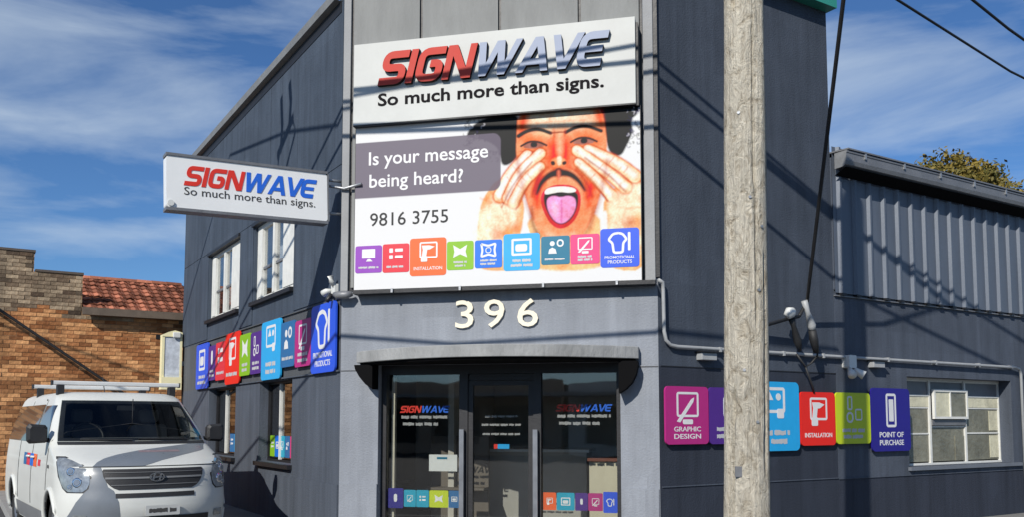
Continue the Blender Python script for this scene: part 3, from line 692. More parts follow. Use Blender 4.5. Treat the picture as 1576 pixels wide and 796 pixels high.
mort.box(-.95, BR, 0.008, .24, 0, 3.92); mort.box(-.95, 1.465, .0083, .24, 3.92, 4.735); mort.box(-.95, .52, .0086, .24, 4.735, 5.16)
mort.build('wall', m_mort, bh)
# beyond the picture the wall carries on, too oblique to pick out bricks
bt = bpy.data.materials.new('brick_courses'); bt.use_nodes = True; N = bt.node_tree.nodes; L = bt.node_tree.links
bx = N.new('ShaderNodeTexBrick'); bx.inputs['Scale'].default_value = 1; bx.inputs['Brick Width'].default_value = .24; bx.inputs['Row Height'].default_value = .086; bx.inputs['Mortar Size'].default_value = .006
bx.inputs['Color1'].default_value = (*BO1, 1); bx.inputs['Color2'].default_value = (*BO2, 1); bx.inputs['Mortar'].default_value = (.3, .21, .13, 1)
co = N.new('ShaderNodeTexCoord'); mpn = N.new('ShaderNodeMapping'); mpn.inputs['Rotation'].default_value = (R(90), 0, 0); L.new(co.outputs['Object'], mpn.inputs[0]); L.new(mpn.outputs[0], bx.inputs[0]); L.new(bx.outputs[0], N['Principled BSDF'].inputs[0]); N['Principled BSDF'].inputs['Roughness'].default_value = .9
box(-1.3, -.952, 0, .24, 0, 3.6).build('wall', bt, bh); box(BR - .24, BR, .245, 5, 0, 3.9).build('wall', bt, bh)
box(-1.3, -1.06, .245, 5, 0, 3.5).build('wall', bt, bh)
brick_me = {k: box(0, .229, -.0, .07, 0, .0755).mesh('brick') for k in (0, 1)}
brick_me[0].materials.append(m_brick); brick_me[1].materials.append(m_brickw)
cand = []
row = 0; z = .0
while z < 5.12:
    x = -.95 + (0 if row % 2 else -.12)
    lim = BR if z < 3.84 else (1.465 if z < 4.66 else .52)
    while x < lim - .05:
        a, b = max(x, -.95), min(x + .229, lim)
        if b - a > .06: cand.append((a, b, z, row))
        x += .24
    z += .086; row += 1
rb = random.Random(3)
full = [c for c in cand if c[1] - c[0] > .225 and -.05 < c[0] < 3.3 and c[2] > 2.45 and not (c[0] > 3.05 and c[2] < 3.5)]
full.sort(key=lambda c: -c[2]); pick = set(full[:300])
stuff = MB(); cols_ = []
for a, b, z, row in cand:
    proud = rb.uniform(-.008, .006)
    sooty = z > 3.85 + .12 * math.sin(a * 3) or (z > 3.7 and rb.random() < .4)
    if (a, b, z, row) in pick:
        o = bpy.data.objects.new('brick', brick_me[1 if sooty else 0]); C.objects.link(o); o.parent = bh
        o.location = (a, proud - .002, z); o.rotation_euler = (0, rb.uniform(-.006, .006), rb.uniform(-.01, .01))
    else:
        stuff.box(a, b, proud - .002, .05, z, z + .0755)
        t = rb.random(); c1, c2 = (BW1, BW2) if sooty else (BO1, BO2)
        if rb.random() < .06: t *= .2
        cols_ += [tuple(c1[i] + (c2[i] - c1[i]) * t for i in range(3)) + (1,)] * 8
so_ = stuff.build('brickwork', m_bricks, bh); so_['kind'] = 'stuff'
ca = so_.data.color_attributes.new('print', 'FLOAT_COLOR', 'POINT'); ca.data.foreach_set('color', np.array(cols_, dtype=np.float32).ravel())
# coping on the stepped parapet
for a, b, z in ((-.95, .54, 5.165), (.545, 1.48, 4.742)): box(a, b, -.02, .26, z, z + .05).build('coping', mat('sooty_coping', (.10, .08, .065), .9, .3, 5), bh)
# vent
box(3.0, 3.13, -.012, .0, 3.42, 3.52).build('air_vent', M_black, bh)
# tiled roof
pitch_a = R(25)
rm = mat('terracotta', (.33, .125, .075), .9, .4, 7, .5, 40, 0, .1, (1, 1, 1), rnd=.6, wear=.7)
RZ = 4.04
rfm = MB(); rl = 2.3
rfm.quad((1.47, -.12, RZ - .06), (BR + .2, -.12, RZ - .06), (BR + .2, -.12 + rl * math.cos(pitch_a), RZ - .06 + rl * math.sin(pitch_a)), (1.47, -.12 + rl * math.cos(pitch_a), RZ - .06 + rl * math.sin(pitch_a)))
by = -.12 + rl * math.cos(pitch_a); bz = RZ - .06 + rl * math.sin(pitch_a)
rfm.quad((1.47, by, bz), (BR + .2, by, bz), (BR + .2, by + 2.2, bz - 1.0), (1.47, by + 2.2, bz - 1.0))
roof = rfm.build('roof', mat('roof_batten', (.12, .05, .035), .9), bh)
tm = MB(); nn_ = 7
top = [(.0 + .235 * k / (nn_ - 1), 0.014 * math.cos(2 * math.pi * (k / (nn_ - 1)) * 1.5)) for k in range(nn_)]
tm.grid([[(x, 0, z + .02) for x, z in top], [(x, .34, z + .0) for x, z in top]]); tm.grid([[(x, 0, z + .0) for x, z in top], [(x, 0, z + .02) for x, z in top]])
tme = tm.mesh('roof_tile', rm)
for j in range(8):
    for k in range(11):
        xx = 1.48 + k * .225 + (.0 if j % 2 else .0)
        if xx > BR + .05: continue
        o = bpy.data.objects.new('roof_tile', tme); C.objects.link(o); o.parent = roof; d = j * .285
        o.location = (xx, -.14 + d * math.cos(pitch_a), RZ - .03 + d * math.sin(pitch_a) + rb.uniform(-.006, .008)); o.rotation_euler = (pitch_a - .05 + rb.uniform(-.02, .02), rb.uniform(-.03, .03), rb.uniform(-.02, .02))
for k in range(7):
    o = MB(); rid = []
    for q in range(7):
        a = R(180 * q / 6); rid.append((math.cos(a) * .12, math.sin(a) * .09))
    o.grid([[(0, y, z) for y, z in rid], [(.36, y * .94, z * .94) for y, z in rid]])
    oo = o.build('ridge_tile', rm, roof, True); oo.location = (1.47 + k * .345, by, bz + .0)
box(1.46, BR + .2, -.24, -.125, 3.86, 4.02).build('gutter', mat('old_gutter', (.13, .10, .075), .7, .3, 4, .2), bh)

# ------------------------------------------------------------------ signs on the entrance wall
# upper fascia sign
fs = thing('fascia_sign', 'white fascia sign with raised red and pale blue letters above the billboard', 'sign', T(FC, .197, -.05, 5.208))
fw, fh = 3.47, 1.024
box(0, fw, -.13, -.002, 0, fh).build('panel', mat('aged_sign_white', (.50, .51, .49), .5, .12, 1.6, 0, 40, 0, .3, wear=.05), fs, bevel=.004)
box(.0, fw, -.128, -.004, -.014, -.002).build('painted_shadow_line', M_black, fs)  # black strip painted in as the shadow line beneath the panel
box(fw + .002, fw + .03, -.10, -.004, -.02, fh - .06).build('side_trim', M_black, fs)
logo(fs, .335, .455, 2.85, .415, -.13, .055, M_redf, M_bluef, .26, 'letter', M_edge)
text_part('tagline', 'So much more than signs.', .325, .165, 2.78, .21, -.1305, M_ink, fs, .004, .022)
# billboard
bb = thing('billboard', 'printed billboard of a shouting man with coloured tiles above the entrance', 'billboard', T(FC, .205, -.046, 3.16))
bw, bhgt = 3.50, 2.04
box(-.008, bw + .008, -.052, -.004, -.006, bhgt + .006).build('backing_box', M_black, bb)

def chaikin(p, it=2, closed=True):
    p = [np.array(q, float) for q in p]
    for _ in range(it):
        q = []
        n = len(p)
        for i in range(n if closed else n - 1):
            a, b = p[i], p[(i + 1) % n]; q += [a * .75 + b * .25, a * .25 + b * .75]
        if not closed: q = [p[0]] + q + [p[-1]]
        p = q
    return np.array(p)
class Art:
    """a printed picture, painted shape by shape on a fine sheet"""
    def __init__(s, X, Y): s.X = X; s.Y = Y; s.c = np.ones(X.shape + (3,)) * np.array(rgb(246, 246, 243))
    def _d(s, P, closed):
        best = np.full(s.X.shape, 1e9); ins = np.zeros(s.X.shape, bool); n = len(P)
        for i in range(n if closed else n - 1):
            (x0, y0), (x1, y1) = P[i], P[(i + 1) % n]
            dx, dy = x1 - x0, y1 - y0; L2 = dx * dx + dy * dy + 1e-9
            t = np.clip(((s.X - x0) * dx + (s.Y - y0) * dy) / L2, 0, 1)
            best = np.minimum(best, (s.X - x0 - t * dx) ** 2 + (s.Y - y0 - t * dy) ** 2)
            if closed and abs(dy) > 1e-9:
                c = ((y0 > s.Y) != (y1 > s.Y)) & (s.X < dx * (s.Y - y0) / dy + x0); ins ^= c
        d = np.sqrt(best)
        return np.where(ins, -d, d) if closed else d
    def blend(s, a, col): a = np.clip(a, 0, 1)[..., None]; s.c = s.c * (1 - a) + np.array(rgb(*col)) * a
    def poly(s, P, col, soft=6, op=1, sm=2):
        d = s._d(chaikin(P, sm) if sm else P, True); s.blend(op * (0.5 - d / soft), col)
    def line(s, P, wd, col, soft=5, op=1, sm=2):
        d = s._d(chaikin(P, sm, False) if sm else P, False) - wd / 2; s.blend(op * (0.5 - d / soft), col)
    def taper(s, P, w0, w1, col, soft=5, op=1):
        Q = chaikin(P, 3, False); Q = np.concatenate([np.linspace(Q[i], Q[i + 1], 6, endpoint=False) for i in range(len(Q) - 1)] + [Q[-1:]]); n = len(Q)
        best = np.full(s.X.shape, 1e9)
        for i in range(n):
            w = w0 + (w1 - w0) * i / (n - 1); best = np.minimum(best, np.hypot(s.X - Q[i][0], s.Y - Q[i][1]) - w / 2)
        s.blend(op * (.5 - best / soft), col)
NX, NZ = 440, 256
gx = np.linspace(.0, bw, NX); gz = np.linspace(.0, bhgt, NZ)
GX, GZ = np.meshgrid(gx, gz)
U = GX + .205; Zw = GZ + 3.16
uf = np.clip((U - 1.649) / 2.16, -1.2, 1.3)
tp = 5.385 - .18 * uf; bo = 3.246 - .078 * uf
Ya = (tp - Zw) / (tp - bo) * 796; Xa = (U - 1.645 - .008 * Ya / 796) / (2.174 - .031 * Ya / 796) * 825
art = Art(Xa, Ya)
SK, SKL, SKD, SKR = (250, 164, 128), (255, 236, 212), (200, 96, 70), (232, 84, 66)
HAIR = (30, 28, 42)
# hair
art.poly([(-10, 150), (10, 110), (60, 70), (130, 55), (250, 40), (250, 200), (225, 260), (160, 290), (150, 215), (120, 180), (60, 160)], HAIR, 10)
for k in range(150):
    a = random.uniform(0, 6.28); x = random.uniform(-20, 150); y = random.uniform(50, 260) ; r = random.uniform(4, 12)
    art.line([(x, y), (x + r * math.cos(a), y + r * math.sin(a)), (x + r * 1.6 * math.cos(a + .9), y + r * 1.6 * math.sin(a + .9))], random.uniform(2, 6), random.choice([(24, 22, 34), (24, 22, 34), (58, 54, 72), (96, 92, 112), (240, 238, 240)] if x < 90 else [(24, 22, 34), (40, 38, 54), (58, 54, 72)]), 6, .7)
art.poly([(600, -30), (800, -40), (800, 20), (740, 70), (755, 120), (725, 190), (700, 240), (650, 230), (630, 150), (610, 60)], HAIR, 10)
for k in range(110):
    a = random.uniform(0, 6.28); x = random.uniform(690, 800); y = random.uniform(-10, 230); r = random.uniform(4, 12)
    art.line([(x, y), (x + r * math.cos(a), y + r * math.sin(a)), (x + r * 1.6 * math.cos(a + .9), y + r * 1.6 * math.sin(a + .9))], random.uniform(2, 6), random.choice([(24, 22, 34), (40, 38, 54), (90, 88, 112), (238, 236, 242), (238, 236, 242)] if x > 725 else [(24, 22, 34), (40, 38, 54)]), 6, .7)
# neck and face
art.poly([(290, 480), (600, 470), (640, 640), (640, 760), (250, 760), (270, 620)], (246, 196, 150), 12)
art.poly([(236, 20), (610, -20), (640, 160), (636, 260), (610, 420), (560, 560), (500, 620), (430, 640), (350, 610), (300, 520), (262, 400), (226, 250), (228, 150)], SK, 8)
art.poly([(300, 0), (580, -20), (590, 70), (500, 110), (430, 100), (330, 120), (270, 100)], SKL, 60, .75)
art.poly([(240, 30), (290, 30), (270, 130), (236, 170)], SKR, 26, .7); art.poly([(575, 0), (615, 0), (632, 120), (600, 110)], SKR, 24, .6)
art.poly([(370, 150), (480, 140), (490, 250), (470, 300), (380, 300), (360, 250)], SKR, 40, .75)
art.poly([(250, 130), (350, 130), (360, 210), (250, 220)], (222, 120, 84), 30, .55); art.poly([(480, 120), (600, 120), (610, 200), (490, 200)], (222, 120, 84), 30, .55)
art.poly([(410, 120), (440, 118), (446, 240), (412, 245)], (255, 200, 165), 22, .7)
art.poly([(330, 110), (400, 120), (390, 150), (300, 150)], (255, 205, 165), 26, .6)
art.poly([(300, 330), (370, 310), (350, 400), (340, 480), (300, 470)], SKR, 30, .8); art.poly([(540, 340), (600, 330), (590, 420), (550, 500), (530, 420)], SKR, 30, .7)
# brows and eyes
art.taper([(238, 146), (275, 122), (330, 112), (385, 132)], 18, 16, (46, 36, 40), 6); art.taper([(455, 128), (500, 104), (550, 98), (612, 122)], 16, 16, (46, 36, 40), 6)
art.line([(385, 132), (420, 128), (455, 127)], 7, (120, 40, 36), 6, .8)
for x, y in ((308, 186), (535, 168)):
    art.poly([(x - 55, y + 10), (x - 20, y - 14), (x + 25, y - 12), (x + 55, y + 4), (x + 20, y + 16), (x - 25, y + 18)], (170, 120, 110), 6)
    art.line([(x - 58, y + 6), (x - 20, y - 16), (x + 25, y - 14), (x + 58, y + 2)], 9, (52, 34, 38), 5); art.poly([(x - 14, y - 12), (x + 16, y - 12), (x + 16, y + 10), (x - 14, y + 12)], (40, 30, 44), 5)
    art.line([(x - 60, y + 30), (x, y + 34), (x + 55, y + 26)], 6, (190, 96, 76), 8, .7)
# nose
art.poly([(385, 255), (418, 240), (452, 250), (458, 275), (425, 290), (388, 284)], (250, 170, 130), 12)
art.poly([(384, 262), (402, 258), (408, 276), (390, 282)], (70, 24, 26), 5); art.poly([(436, 264), (456, 258), (458, 274), (440, 280)], (70, 24, 26), 5)
art.poly([(414, 238), (436, 238), (434, 278), (416, 280)], (255, 226, 200), 8)
# moustache
art.taper([(420, 312), (380, 322), (340, 360), (322, 408)], 38, 12, (66, 38, 44), 12, .95); art.taper([(425, 312), (470, 316), (510, 345), (540, 392)], 38, 12, (66, 38, 44), 12, .95)
art.poly([(412, 300), (432, 300), (430, 345), (414, 345)], (226, 130, 112), 10, .8)
# beard line
art.taper([(300, 470), (300, 540), (330, 600)], 14, 26, (120, 66, 60), 18, .6); art.taper([(580, 470), (560, 560), (530, 610)], 10, 20, (150, 84, 66), 18, .5)
# mouth
art.poly([(350, 395), (390, 372), (430, 366), (480, 370), (515, 392), (524, 440), (512, 500), (480, 548), (430, 572), (385, 548), (352, 490), (338, 435)], (208, 62, 84), 6)
art.poly([(360, 400), (430, 385), (505, 398), (512, 440), (498, 495), (470, 535), (430, 552), (394, 532), (366, 485), (352, 435)], (58, 24, 38), 6)
art.poly([(366, 430), (400, 416), (430, 426), (465, 416), (500, 428), (500, 480), (470, 528), (432, 548), (396, 528), (370, 480)], (240, 168, 206), 7)
art.line([(434, 440), (436, 500), (434, 535)], 5, (214, 110, 168), 10, .8); art.poly([(385, 450), (415, 440), (420, 510), (400, 515)], (252, 214, 236), 20, .7)
art.poly([(356, 400), (370, 382), (430, 374), (490, 380), (506, 398), (470, 406), (430, 400), (390, 408), (362, 414)], (252, 246, 236), 4)
art.taper([(372, 590), (430, 606), (490, 588)], 20, 20, (250, 190, 160), 14, .6)
# left hand (three long fingers, palm)
def hand(fing, palm, col=SKL):
    art.poly(palm, (250, 186, 142), 8); art.poly([(np.mean([p[0] for p in palm]) * .25 + p[0] * .75, np.mean([p[1] for p in palm]) * .25 + p[1] * .75) for p in palm], (255, 232, 204), 30, .9)
    for P, w0, w1 in fing:
        art.taper(P, w0 + 15, w1 + 15, (196, 92, 64), 12); art.taper(P, w0 + 6, w1 + 6, (240, 150, 108), 7); art.taper(P, w0, w1, (255, 218, 182), 8); art.taper([(x - 4, y - 6) for x, y in P], w0 * .55, w1 * .55, (255, 248, 238), 16, .95)
hand([([(150, 420), (190, 330), (280, 235)], 52, 42), ([(190, 430), (240, 320), (340, 225)], 50, 40), ([(215, 450), (265, 350), (340, 285)], 46, 34)],
     [(40, 640), (55, 470), (90, 400), (150, 330), (230, 380), (265, 450), (262, 520), (240, 620), (250, 760), (30, 760)])
for p in ([(60, 430), (120, 452), (160, 440)], [(110, 400), (150, 440), (170, 500)], [(180, 400), (175, 470), (190, 530)], [(200, 540), (180, 580), (195, 620)]): art.line(p, 6, (222, 140, 100), 16, .55)
art.poly([(60, 470), (110, 470), (100, 600), (50, 610)], (255, 232, 205), 34, .8); art.poly([(150, 560), (240, 540), (235, 620), (150, 620)], (232, 156, 104), 30, .6)
hand([([(760, 330), (690, 270), (555, 210)], 56, 44), ([(720, 380), (640, 310), (505, 212)], 52, 42), ([(660, 420), (590, 340), (512, 268)], 46, 34)],
     [(640, 640), (620, 500), (625, 430), (660, 390), (740, 340), (790, 300), (830, 360), (840, 760), (640, 760)])
for p in ([(620, 350), (660, 390), (670, 430)], [(700, 360), (690, 400), (720, 440)], [(690, 470), (730, 476), (790, 468)], [(720, 480), (705, 530), (720, 570)]): art.line(p, 6, (222, 140, 100), 16, .55)
art.poly([(640, 430), (680, 400), (700, 470), (660, 520)], (255, 228, 200), 28, .8); art.poly([(740, 500), (800, 480), (800, 600), (740, 600)], (244, 180, 130), 34, .6)
for P in ([(160, 470), (215, 360), (300, 265)], [(225, 480), (262, 400), (300, 350)], [(640, 440), (575, 350), (505, 285)], [(720, 400), (650, 325), (540, 245)]): art.line(P, 7, (160, 66, 46), 10, .7)
for P in ([(230, 250), (262, 400), (300, 520)], [(640, 260), (610, 420), (565, 560)]): art.line(P, 14, (176, 70, 54), 26, .6)
for P in ([(345, 300), (320, 350), (300, 420)], [(500, 300), (545, 345), (572, 420)]): art.line(P, 10, (176, 58, 46), 18, .8)
for x, y, r in ((90, 520, 40), (60, 600, 30), (200, 480, 22), (700, 440, 30), (770, 400, 34), (660, 560, 26)): art.poly(disc(x, y, r), (255, 240, 214), 40, .7, 0)
for x, y, r in ((140, 590, 24), (230, 560, 20), (740, 540, 24), (690, 600, 22), (800, 430, 20)): art.poly(disc(x, y, r), (206, 104, 66), 36, .55, 0)
for k in range(70):
    x = random.uniform(310, 560); y = random.uniform(585, 640) if random.random() < .5 else random.uniform(300, 420)
    if y < 500 and 345 < x < 520 and y > 362: continue
    art.line([(x, y), (x + random.uniform(-3, 3), y + 9)], 2, (110, 60, 52), 4, .3, 0)
# gaps of white by the wrists
art.poly([(262, 520), (300, 600), (255, 620)], (246, 246, 243), 6); art.poly([(606, 510), (640, 470), (640, 620), (610, 600)], (246, 240, 236), 8)
for x, y, a in ((285, 228, -.75), (342, 222, -.75), (340, 288, -.7), (550, 206, .45), (502, 210, .62), (510, 268, .7)):   # nails and finger creases
    c_, s_ = math.cos(a), math.sin(a)
    art.poly([(x + c_ * u_ * 13 - s_ * v_ * 8, y + s_ * u_ * 13 + c_ * v_ * 8) for u_, v_ in ((-1, -.7), (1, -.7), (1.2, 0), (1, .7), (-1, .7))], (255, 222, 206), 6, .9)
for x, y, a in ((225, 295, .8), (262, 340, .8), (196, 345, .8), (240, 372, .8), (290, 330, .8), (660, 252, -.9), (610, 286, -.9), (575, 328, -.8), (690, 300, -.9), (640, 330, -.9), (720, 300, -.9)):
    art.line([(x - 16 * math.cos(a), y - 16 * math.sin(a)), (x, y + 3), (x + 16 * math.cos(a), y + 16 * math.sin(a))], 3.5, (214, 122, 88), 8, .6)
for P in ([(372, 290), (345, 318), (318, 372), (312, 430)], [(470, 288), (510, 312), (545, 366), (552, 430)]): art.line(P, 9, (190, 70, 54), 16, .65)
for P in ([(300, 62), (420, 52), (560, 48)], [(320, 86), (420, 78), (540, 72)]): art.line(P, 4, (232, 150, 118), 10, .6)
art.poly([(392, 118), (404, 112), (408, 150), (398, 152)], (176, 74, 60), 10, .5); art.poly([(446, 112), (456, 112), (452, 148), (444, 146)], (176, 74, 60), 10, .5)
rn = np.random.RandomState(4)
def smooth_noise(n_):
    g_ = rn.rand(NZ // n_ + 3, NX // n_ + 3); yi = np.arange(NZ) / n_; xi = np.arange(NX) / n_
    y0_ = yi.astype(int); x0_ = xi.astype(int); fy = (yi - y0_)[:, None]; fx = (xi - x0_)[None]
    A = g_[y0_][:, x0_]; B_ = g_[y0_][:, x0_ + 1]; C_ = g_[y0_ + 1][:, x0_]; D_ = g_[y0_ + 1][:, x0_ + 1]
    return (A * (1 - fx) + B_ * fx) * (1 - fy) + (C_ * (1 - fx) + D_ * fx) * fy - .5
chroma = np.clip((art.c.max(-1) - art.c.min(-1)) * 3, 0, 1)
lum = (1 + chroma * (.30 * smooth_noise(14) + .26 * smooth_noise(6) + .22 * smooth_noise(2)))[..., None]
art.c = np.clip(art.c * lum ** np.array([.6, 1.2, 1.5]), 0, 1)
g_ = art.c.mean(-1, keepdims=True); art.c = np.clip(g_ + (art.c - g_) * 1.18, 0, 1); art.c = np.clip(.42 + (art.c - .42) * 1.12, .008, .93)   # punchy print
# the grey speech block
cx = GX; cz = GZ
def rr_mask(x0, x1, z0, z1, r, soft=.008):
    dx = np.maximum(np.maximum(x0 + r - cx, cx - (x1 - r)), 0); dz = np.maximum(np.maximum(z0 + r - cz, cz - (z1 - r)), 0)
    d = np.hypot(dx, dz) - r; return np.clip(.5 - d / soft, 0, 1)
art.blend(rr_mask(-.5, 1.85, 1.145, 1.845, .10) * .93, (112, 102, 118))
me = MB(); idx = np.arange(NX * NZ).reshape(NZ, NX)
me_ = bpy.data.meshes.new('print')
vv = np.stack([GX, np.full_like(GX, -.055), GZ], -1).reshape(-1, 3)
fq = np.stack([idx[:-1, :-1], idx[:-1, 1:], idx[1:, 1:], idx[1:, :-1]], -1).reshape(-1, 4)
me_.from_pydata(vv.tolist(), [], fq.tolist()); me_.update(); me_.materials.append(attr_mat('poster_vinyl', .55, .2))
ca = me_.color_attributes.new('print', 'FLOAT_COLOR', 'POINT')
ca.data.foreach_set('color', np.concatenate([art.c * .70, np.ones((NZ, NX, 1))], -1).astype(np.float32).ravel())
po = bpy.data.objects.new('print', me_); C.objects.link(po); po.parent = bb
text_part('lettering', 'Is your message', .175, 1.50, 1.52, .22, -.0555, M_wink, bb, .002, .012)
text_part('lettering', 'being heard?', .185, 1.22, 1.20, .22, -.0555, M_wink, bb, .002, .012)
text_part('lettering', '9816 3755', .20, .79, 1.0, .165, -.0555, M_inkg, bb, .002, .004)
bb['flatparts'] = 1
for i, (x0, x1, z0, z1, c, ic, ln) in enumerate([(.219, .566, 3.365, 3.711, 'purple', 'screen', [.75]), (.575, .917, 3.359, 3.719, 'crimson', 'list', [.7]), (.925, 1.385, 3.304, 3.771, 'orange', 'drill', ['INSTALLATION']),
        (1.393, 1.724, 3.359, 3.713, 'lime', 'cross', [.5, .4]), (1.74, 2.074, 3.369, 3.712, 'blue', 'banner', [.6, .6]), (2.09, 2.528, 3.322, 3.77, 'sky', 'tv', [.5, .6]),
        (2.543, 2.881, 3.376, 3.72, 'teal', 'person', [.75]), (2.889, 3.229, 3.369, 3.726, 'pink', 'pen', [.5, .5]), (3.237, 3.682, 3.315, 3.775, 'royal', 'shirt', ['PROMOTIONAL', 'PRODUCTS'])]):
    tile_parts(bb, x0 - .205, x1 - .205, z0 - 3.16, z1 - 3.16, c, ic, ln, -.0555, .003, 20 + i, 'printed_tile')
del bb['flatparts']
# lamp ledge under the billboard
lg = thing('sign_ledge', 'slim black ledge under the billboard', 'ledge', T(FC, .22, -.012, 3.10))
box(0, 3.64, -.16, -.002, 0, .045).build('bar', M_black, lg)
for x in (.5, 1.35, 2.35, 3.2): box(x, x + .025, -.19, -.161, .0, .05).build('clip', M_galv, lg)

# house number
for d, x, w_, nm in (('3', 1.48, .225, 'three, leftmost'), ('9', 1.835, .25, 'nine, middle one'), ('6', 2.24, .25, 'six, rightmost')):
    t = thing('house_number', f'cream raised digit {nm} above the entrance hood', 'digit', T(FC, x, -.001, 2.665), 'house number digits')
    text_part('digit', d, 0, 0, w_, .335, -.004, M_cream, t, .03, .004)

# projecting sign from the side wall
FP = frame(CL - dL * .08, -nL, dL)          # x from the wall outwards is -x ; faces the camera
ps = thing('projecting_sign', 'white projecting lightbox sign with red and blue letters over the side footpath', 'sign', T(FP, -2.10, 0, 3.955) @ Matrix.Rotation(R(-1.9), 4, 'Y'))
pw, ph = 1.875, .585
MB().prism(rrect(0, pw, 0, ph, .03), -.0, .16).build('cabinet', mat('bright_sign_white', (.78, .79, .78), .35, .05, 2.0), ps)
fb = MB(); fb.box(-.004, pw + .004, -.012, .172, ph + .001, ph + .032); fb.box(-.004, pw + .004, -.012, .172, -.035, -.001)
fb.build('edge_trim', M_gutter, ps); box(pw + .002, pw + .022, -.008, .168, .0, ph).build('end_trim', M_gutter, ps)
logo(ps, .185, .262, 1.56, .232, -.001, .004, M_red, M_blue, .24)
text_part('tagline', 'So much more than signs.', .19, .125, 1.53, .12, -.001, M_inkg, ps, .002, .004)
for arm in ([(pw + .02, .08, ph - .12), (pw + .12, .07, ph - .13), (pw + .22, -.02, ph - .16), (pw + .36, -.22, ph - .13)], [(pw + .02, .08, .12), (pw + .215, .08, .12)], [(pw + .02, .08, ph - .05), (pw + .215, .08, ph - .05)]):
    MB().tube(arm, .018, 8).build('bracket_arm', M_galv, ps, True)
MB().tube([(.045, -.006, .045), (.045, -.02, .045)], .035, 12).build('lamp_cap', M_white, ps)

# ------------------------------------------------------------------ service tiles
def wall_tile(F, x0, x1, z0, z1, col, ic, lines, label, group, seed, off=-.032):
    t = thing('service_tile', label, 'wall tile', T(F, x0, off, z0), group)
    tile_parts(t, 0, x1 - x0, 0, z1 - z0, col, ic, lines, 0, .025, seed)
    for a in (.2, .8): box((x1 - x0) * a - .02, (x1 - x0) * a + .02, 0, -off - .001, (z1 - z0) * .2, (z1 - z0) * .8).build('spacer', M_galv, t)
LT = [(7.62, 6.64, 2.18, 3.04, 'royal', 'tv', [.5, .7], 'blue tile at the far end of the side wall row'),
      (6.62, 6.08, 2.31, 2.95, 'violet', 'egg', [.6, .6], 'small violet tile beside the far blue tile on side wall'),
      (6.07, 5.40, 2.29, 2.97, 'crimson', 'list', [.75], 'smaller red tile left of the tall red tile on side wall'),
      (5.39, 4.46, 2.19, 3.07, 'red', 'drill', [.8], 'large red tile with a drill pictogram on side wall'),
      (4.45, 3.82, 2.30, 2.98, 'lime', 'cross', [.5, .5], 'lime green tile in the side wall row'),
      (3.81, 3.21, 2.30, 2.96, 'violet', 'shapes', [.6, .6], 'violet tile right of the lime tile on side wall'),
      (3.205, 2.24, 2.18, 3.065, 'sky', 'van', [.5, .5], 'large light blue tile in the middle of the side wall row'),
      (2.23, 1.61, 2.325, 2.97, 'steel', 'person', [.8], 'steel blue tile with a person pictogram on side wall'),
      (1.60, .945, 2.297, 2.935, 'magenta', 'pen', [.6, .6], 'magenta tile partly in the sign shadow on side wall'),
      (.935, .045, 2.176, 3.062, 'royal', 'shirt', ['PROMOTIONAL', 'PRODUCTS'], 'large royal blue tile with a shirt pictogram at the corner')]
for i, (a, b, z0, z1, c, ic, ln, lb) in enumerate(LT): wall_tile(FL, -a, -b, z0, z1, c, ic, ln, lb, 'tiles along the side wall', 40 + i, -.034 - .0 * i)
RT = [(.045, .709, 1.294, 1.956, 'magenta', 'pen', ['GRAPHIC', 'DESIGN'], 'magenta tile left of the timber pole on right wall'),
      (.725, 1.296, 1.29, 1.955, 'violet', 'egg', [.6, .6], 'violet tile mostly hidden behind the timber pole'),
      (1.307, 2.276, 1.192, 2.046, 'sky', 'van', [.62, .56], 'large light blue tile right of the timber pole'),
      (2.30, 2.967, 1.25, 1.93, 'red', 'drill', ['INSTALLATION'], 'red tile with a drill pictogram on right wall'),
      (2.985, 3.69, 1.262, 1.935, 'olive', 'shapes', [.66, .6], 'yellow green tile crossed by the pole shadow'),
      (3.715, 4.565, 1.15, 2.01, 'navy', 'door', ['POINT OF', 'PURCHASE'], 'navy blue tile beside the steel window')]
for i, (a, b, z0, z1, c, ic, ln, lb) in enumerate(RT): wall_tile(FR, a, b, z0, z1, c, ic, ln, lb, 'tiles along the right wall', 60 + i)

# ------------------------------------------------------------------ pipes and fittings
cd = thing('conduit', 'pale grey conduit bending along the right wall', 'pipe', T(FR))
pts = [(-.03, -.05, 3.16), (.03, -.05, 3.14), (.045, -.045, 3.05), (.05, -.045, 2.58), (.075, -.045, 2.48), (.14, -.045, 2.425), (.25, -.045, 2.41), (3.2, -.045, 2.405), (7.3, -.06, 2.40), (7.42, -.06, 2.38), (7.46, -.06, 2.30), (7.46, -.06, .3)]
MB().tube(pts, .022, 10).build('pipe', M_pvc, cd, True)
for x in (.9, 2.0, 2.75, 4.1, 5.2, 6.3, 7.2): box(x, x + .03, -.072, -.001, 2.375, 2.433).build('saddle', M_pvc, cd)
for x, z, lb in ((.70, 2.27, 'small grey wall box above the magenta tile'), (3.86, 2.285, 'small grey wall box left of the steel window')):
    b_ = thing('wall_box', lb, 'wall box', T(FR, x, 0, z), 'wall boxes'); box(-.12, .12, -.10, -.001, 0, .085).build('box', M_pvc, b_, bevel=.006); box(-.14, .14, -.13, -.002, .088, .10).build('lid', M_black, b_)
fl = thing('floodlight', 'white twin floodlight under the conduit on right wall', 'floodlight', T(FR, 3.27, 0, 2.16))
MB().prism(rrect(-.07, .08, .10, .27, .02), -.12, -.002).build('body', M_white, fl)
for s in (-1, 1):
    MB().tube([(s * .05, -.10, .09), (s * .09, -.16, .03), (s * .12, -.20, 0)], [.025, .05, .06], 12).build('lamp_head', M_white, fl, True)
sl_ = thing('sensor_light', 'white twin sensor light at the corner below the projecting sign', 'floodlight', T(FL, -.14, -.02, 3.14))
box(-.06, .06, -.05, .015, .0, .13).build('base', M_white, sl_, bevel=.01)
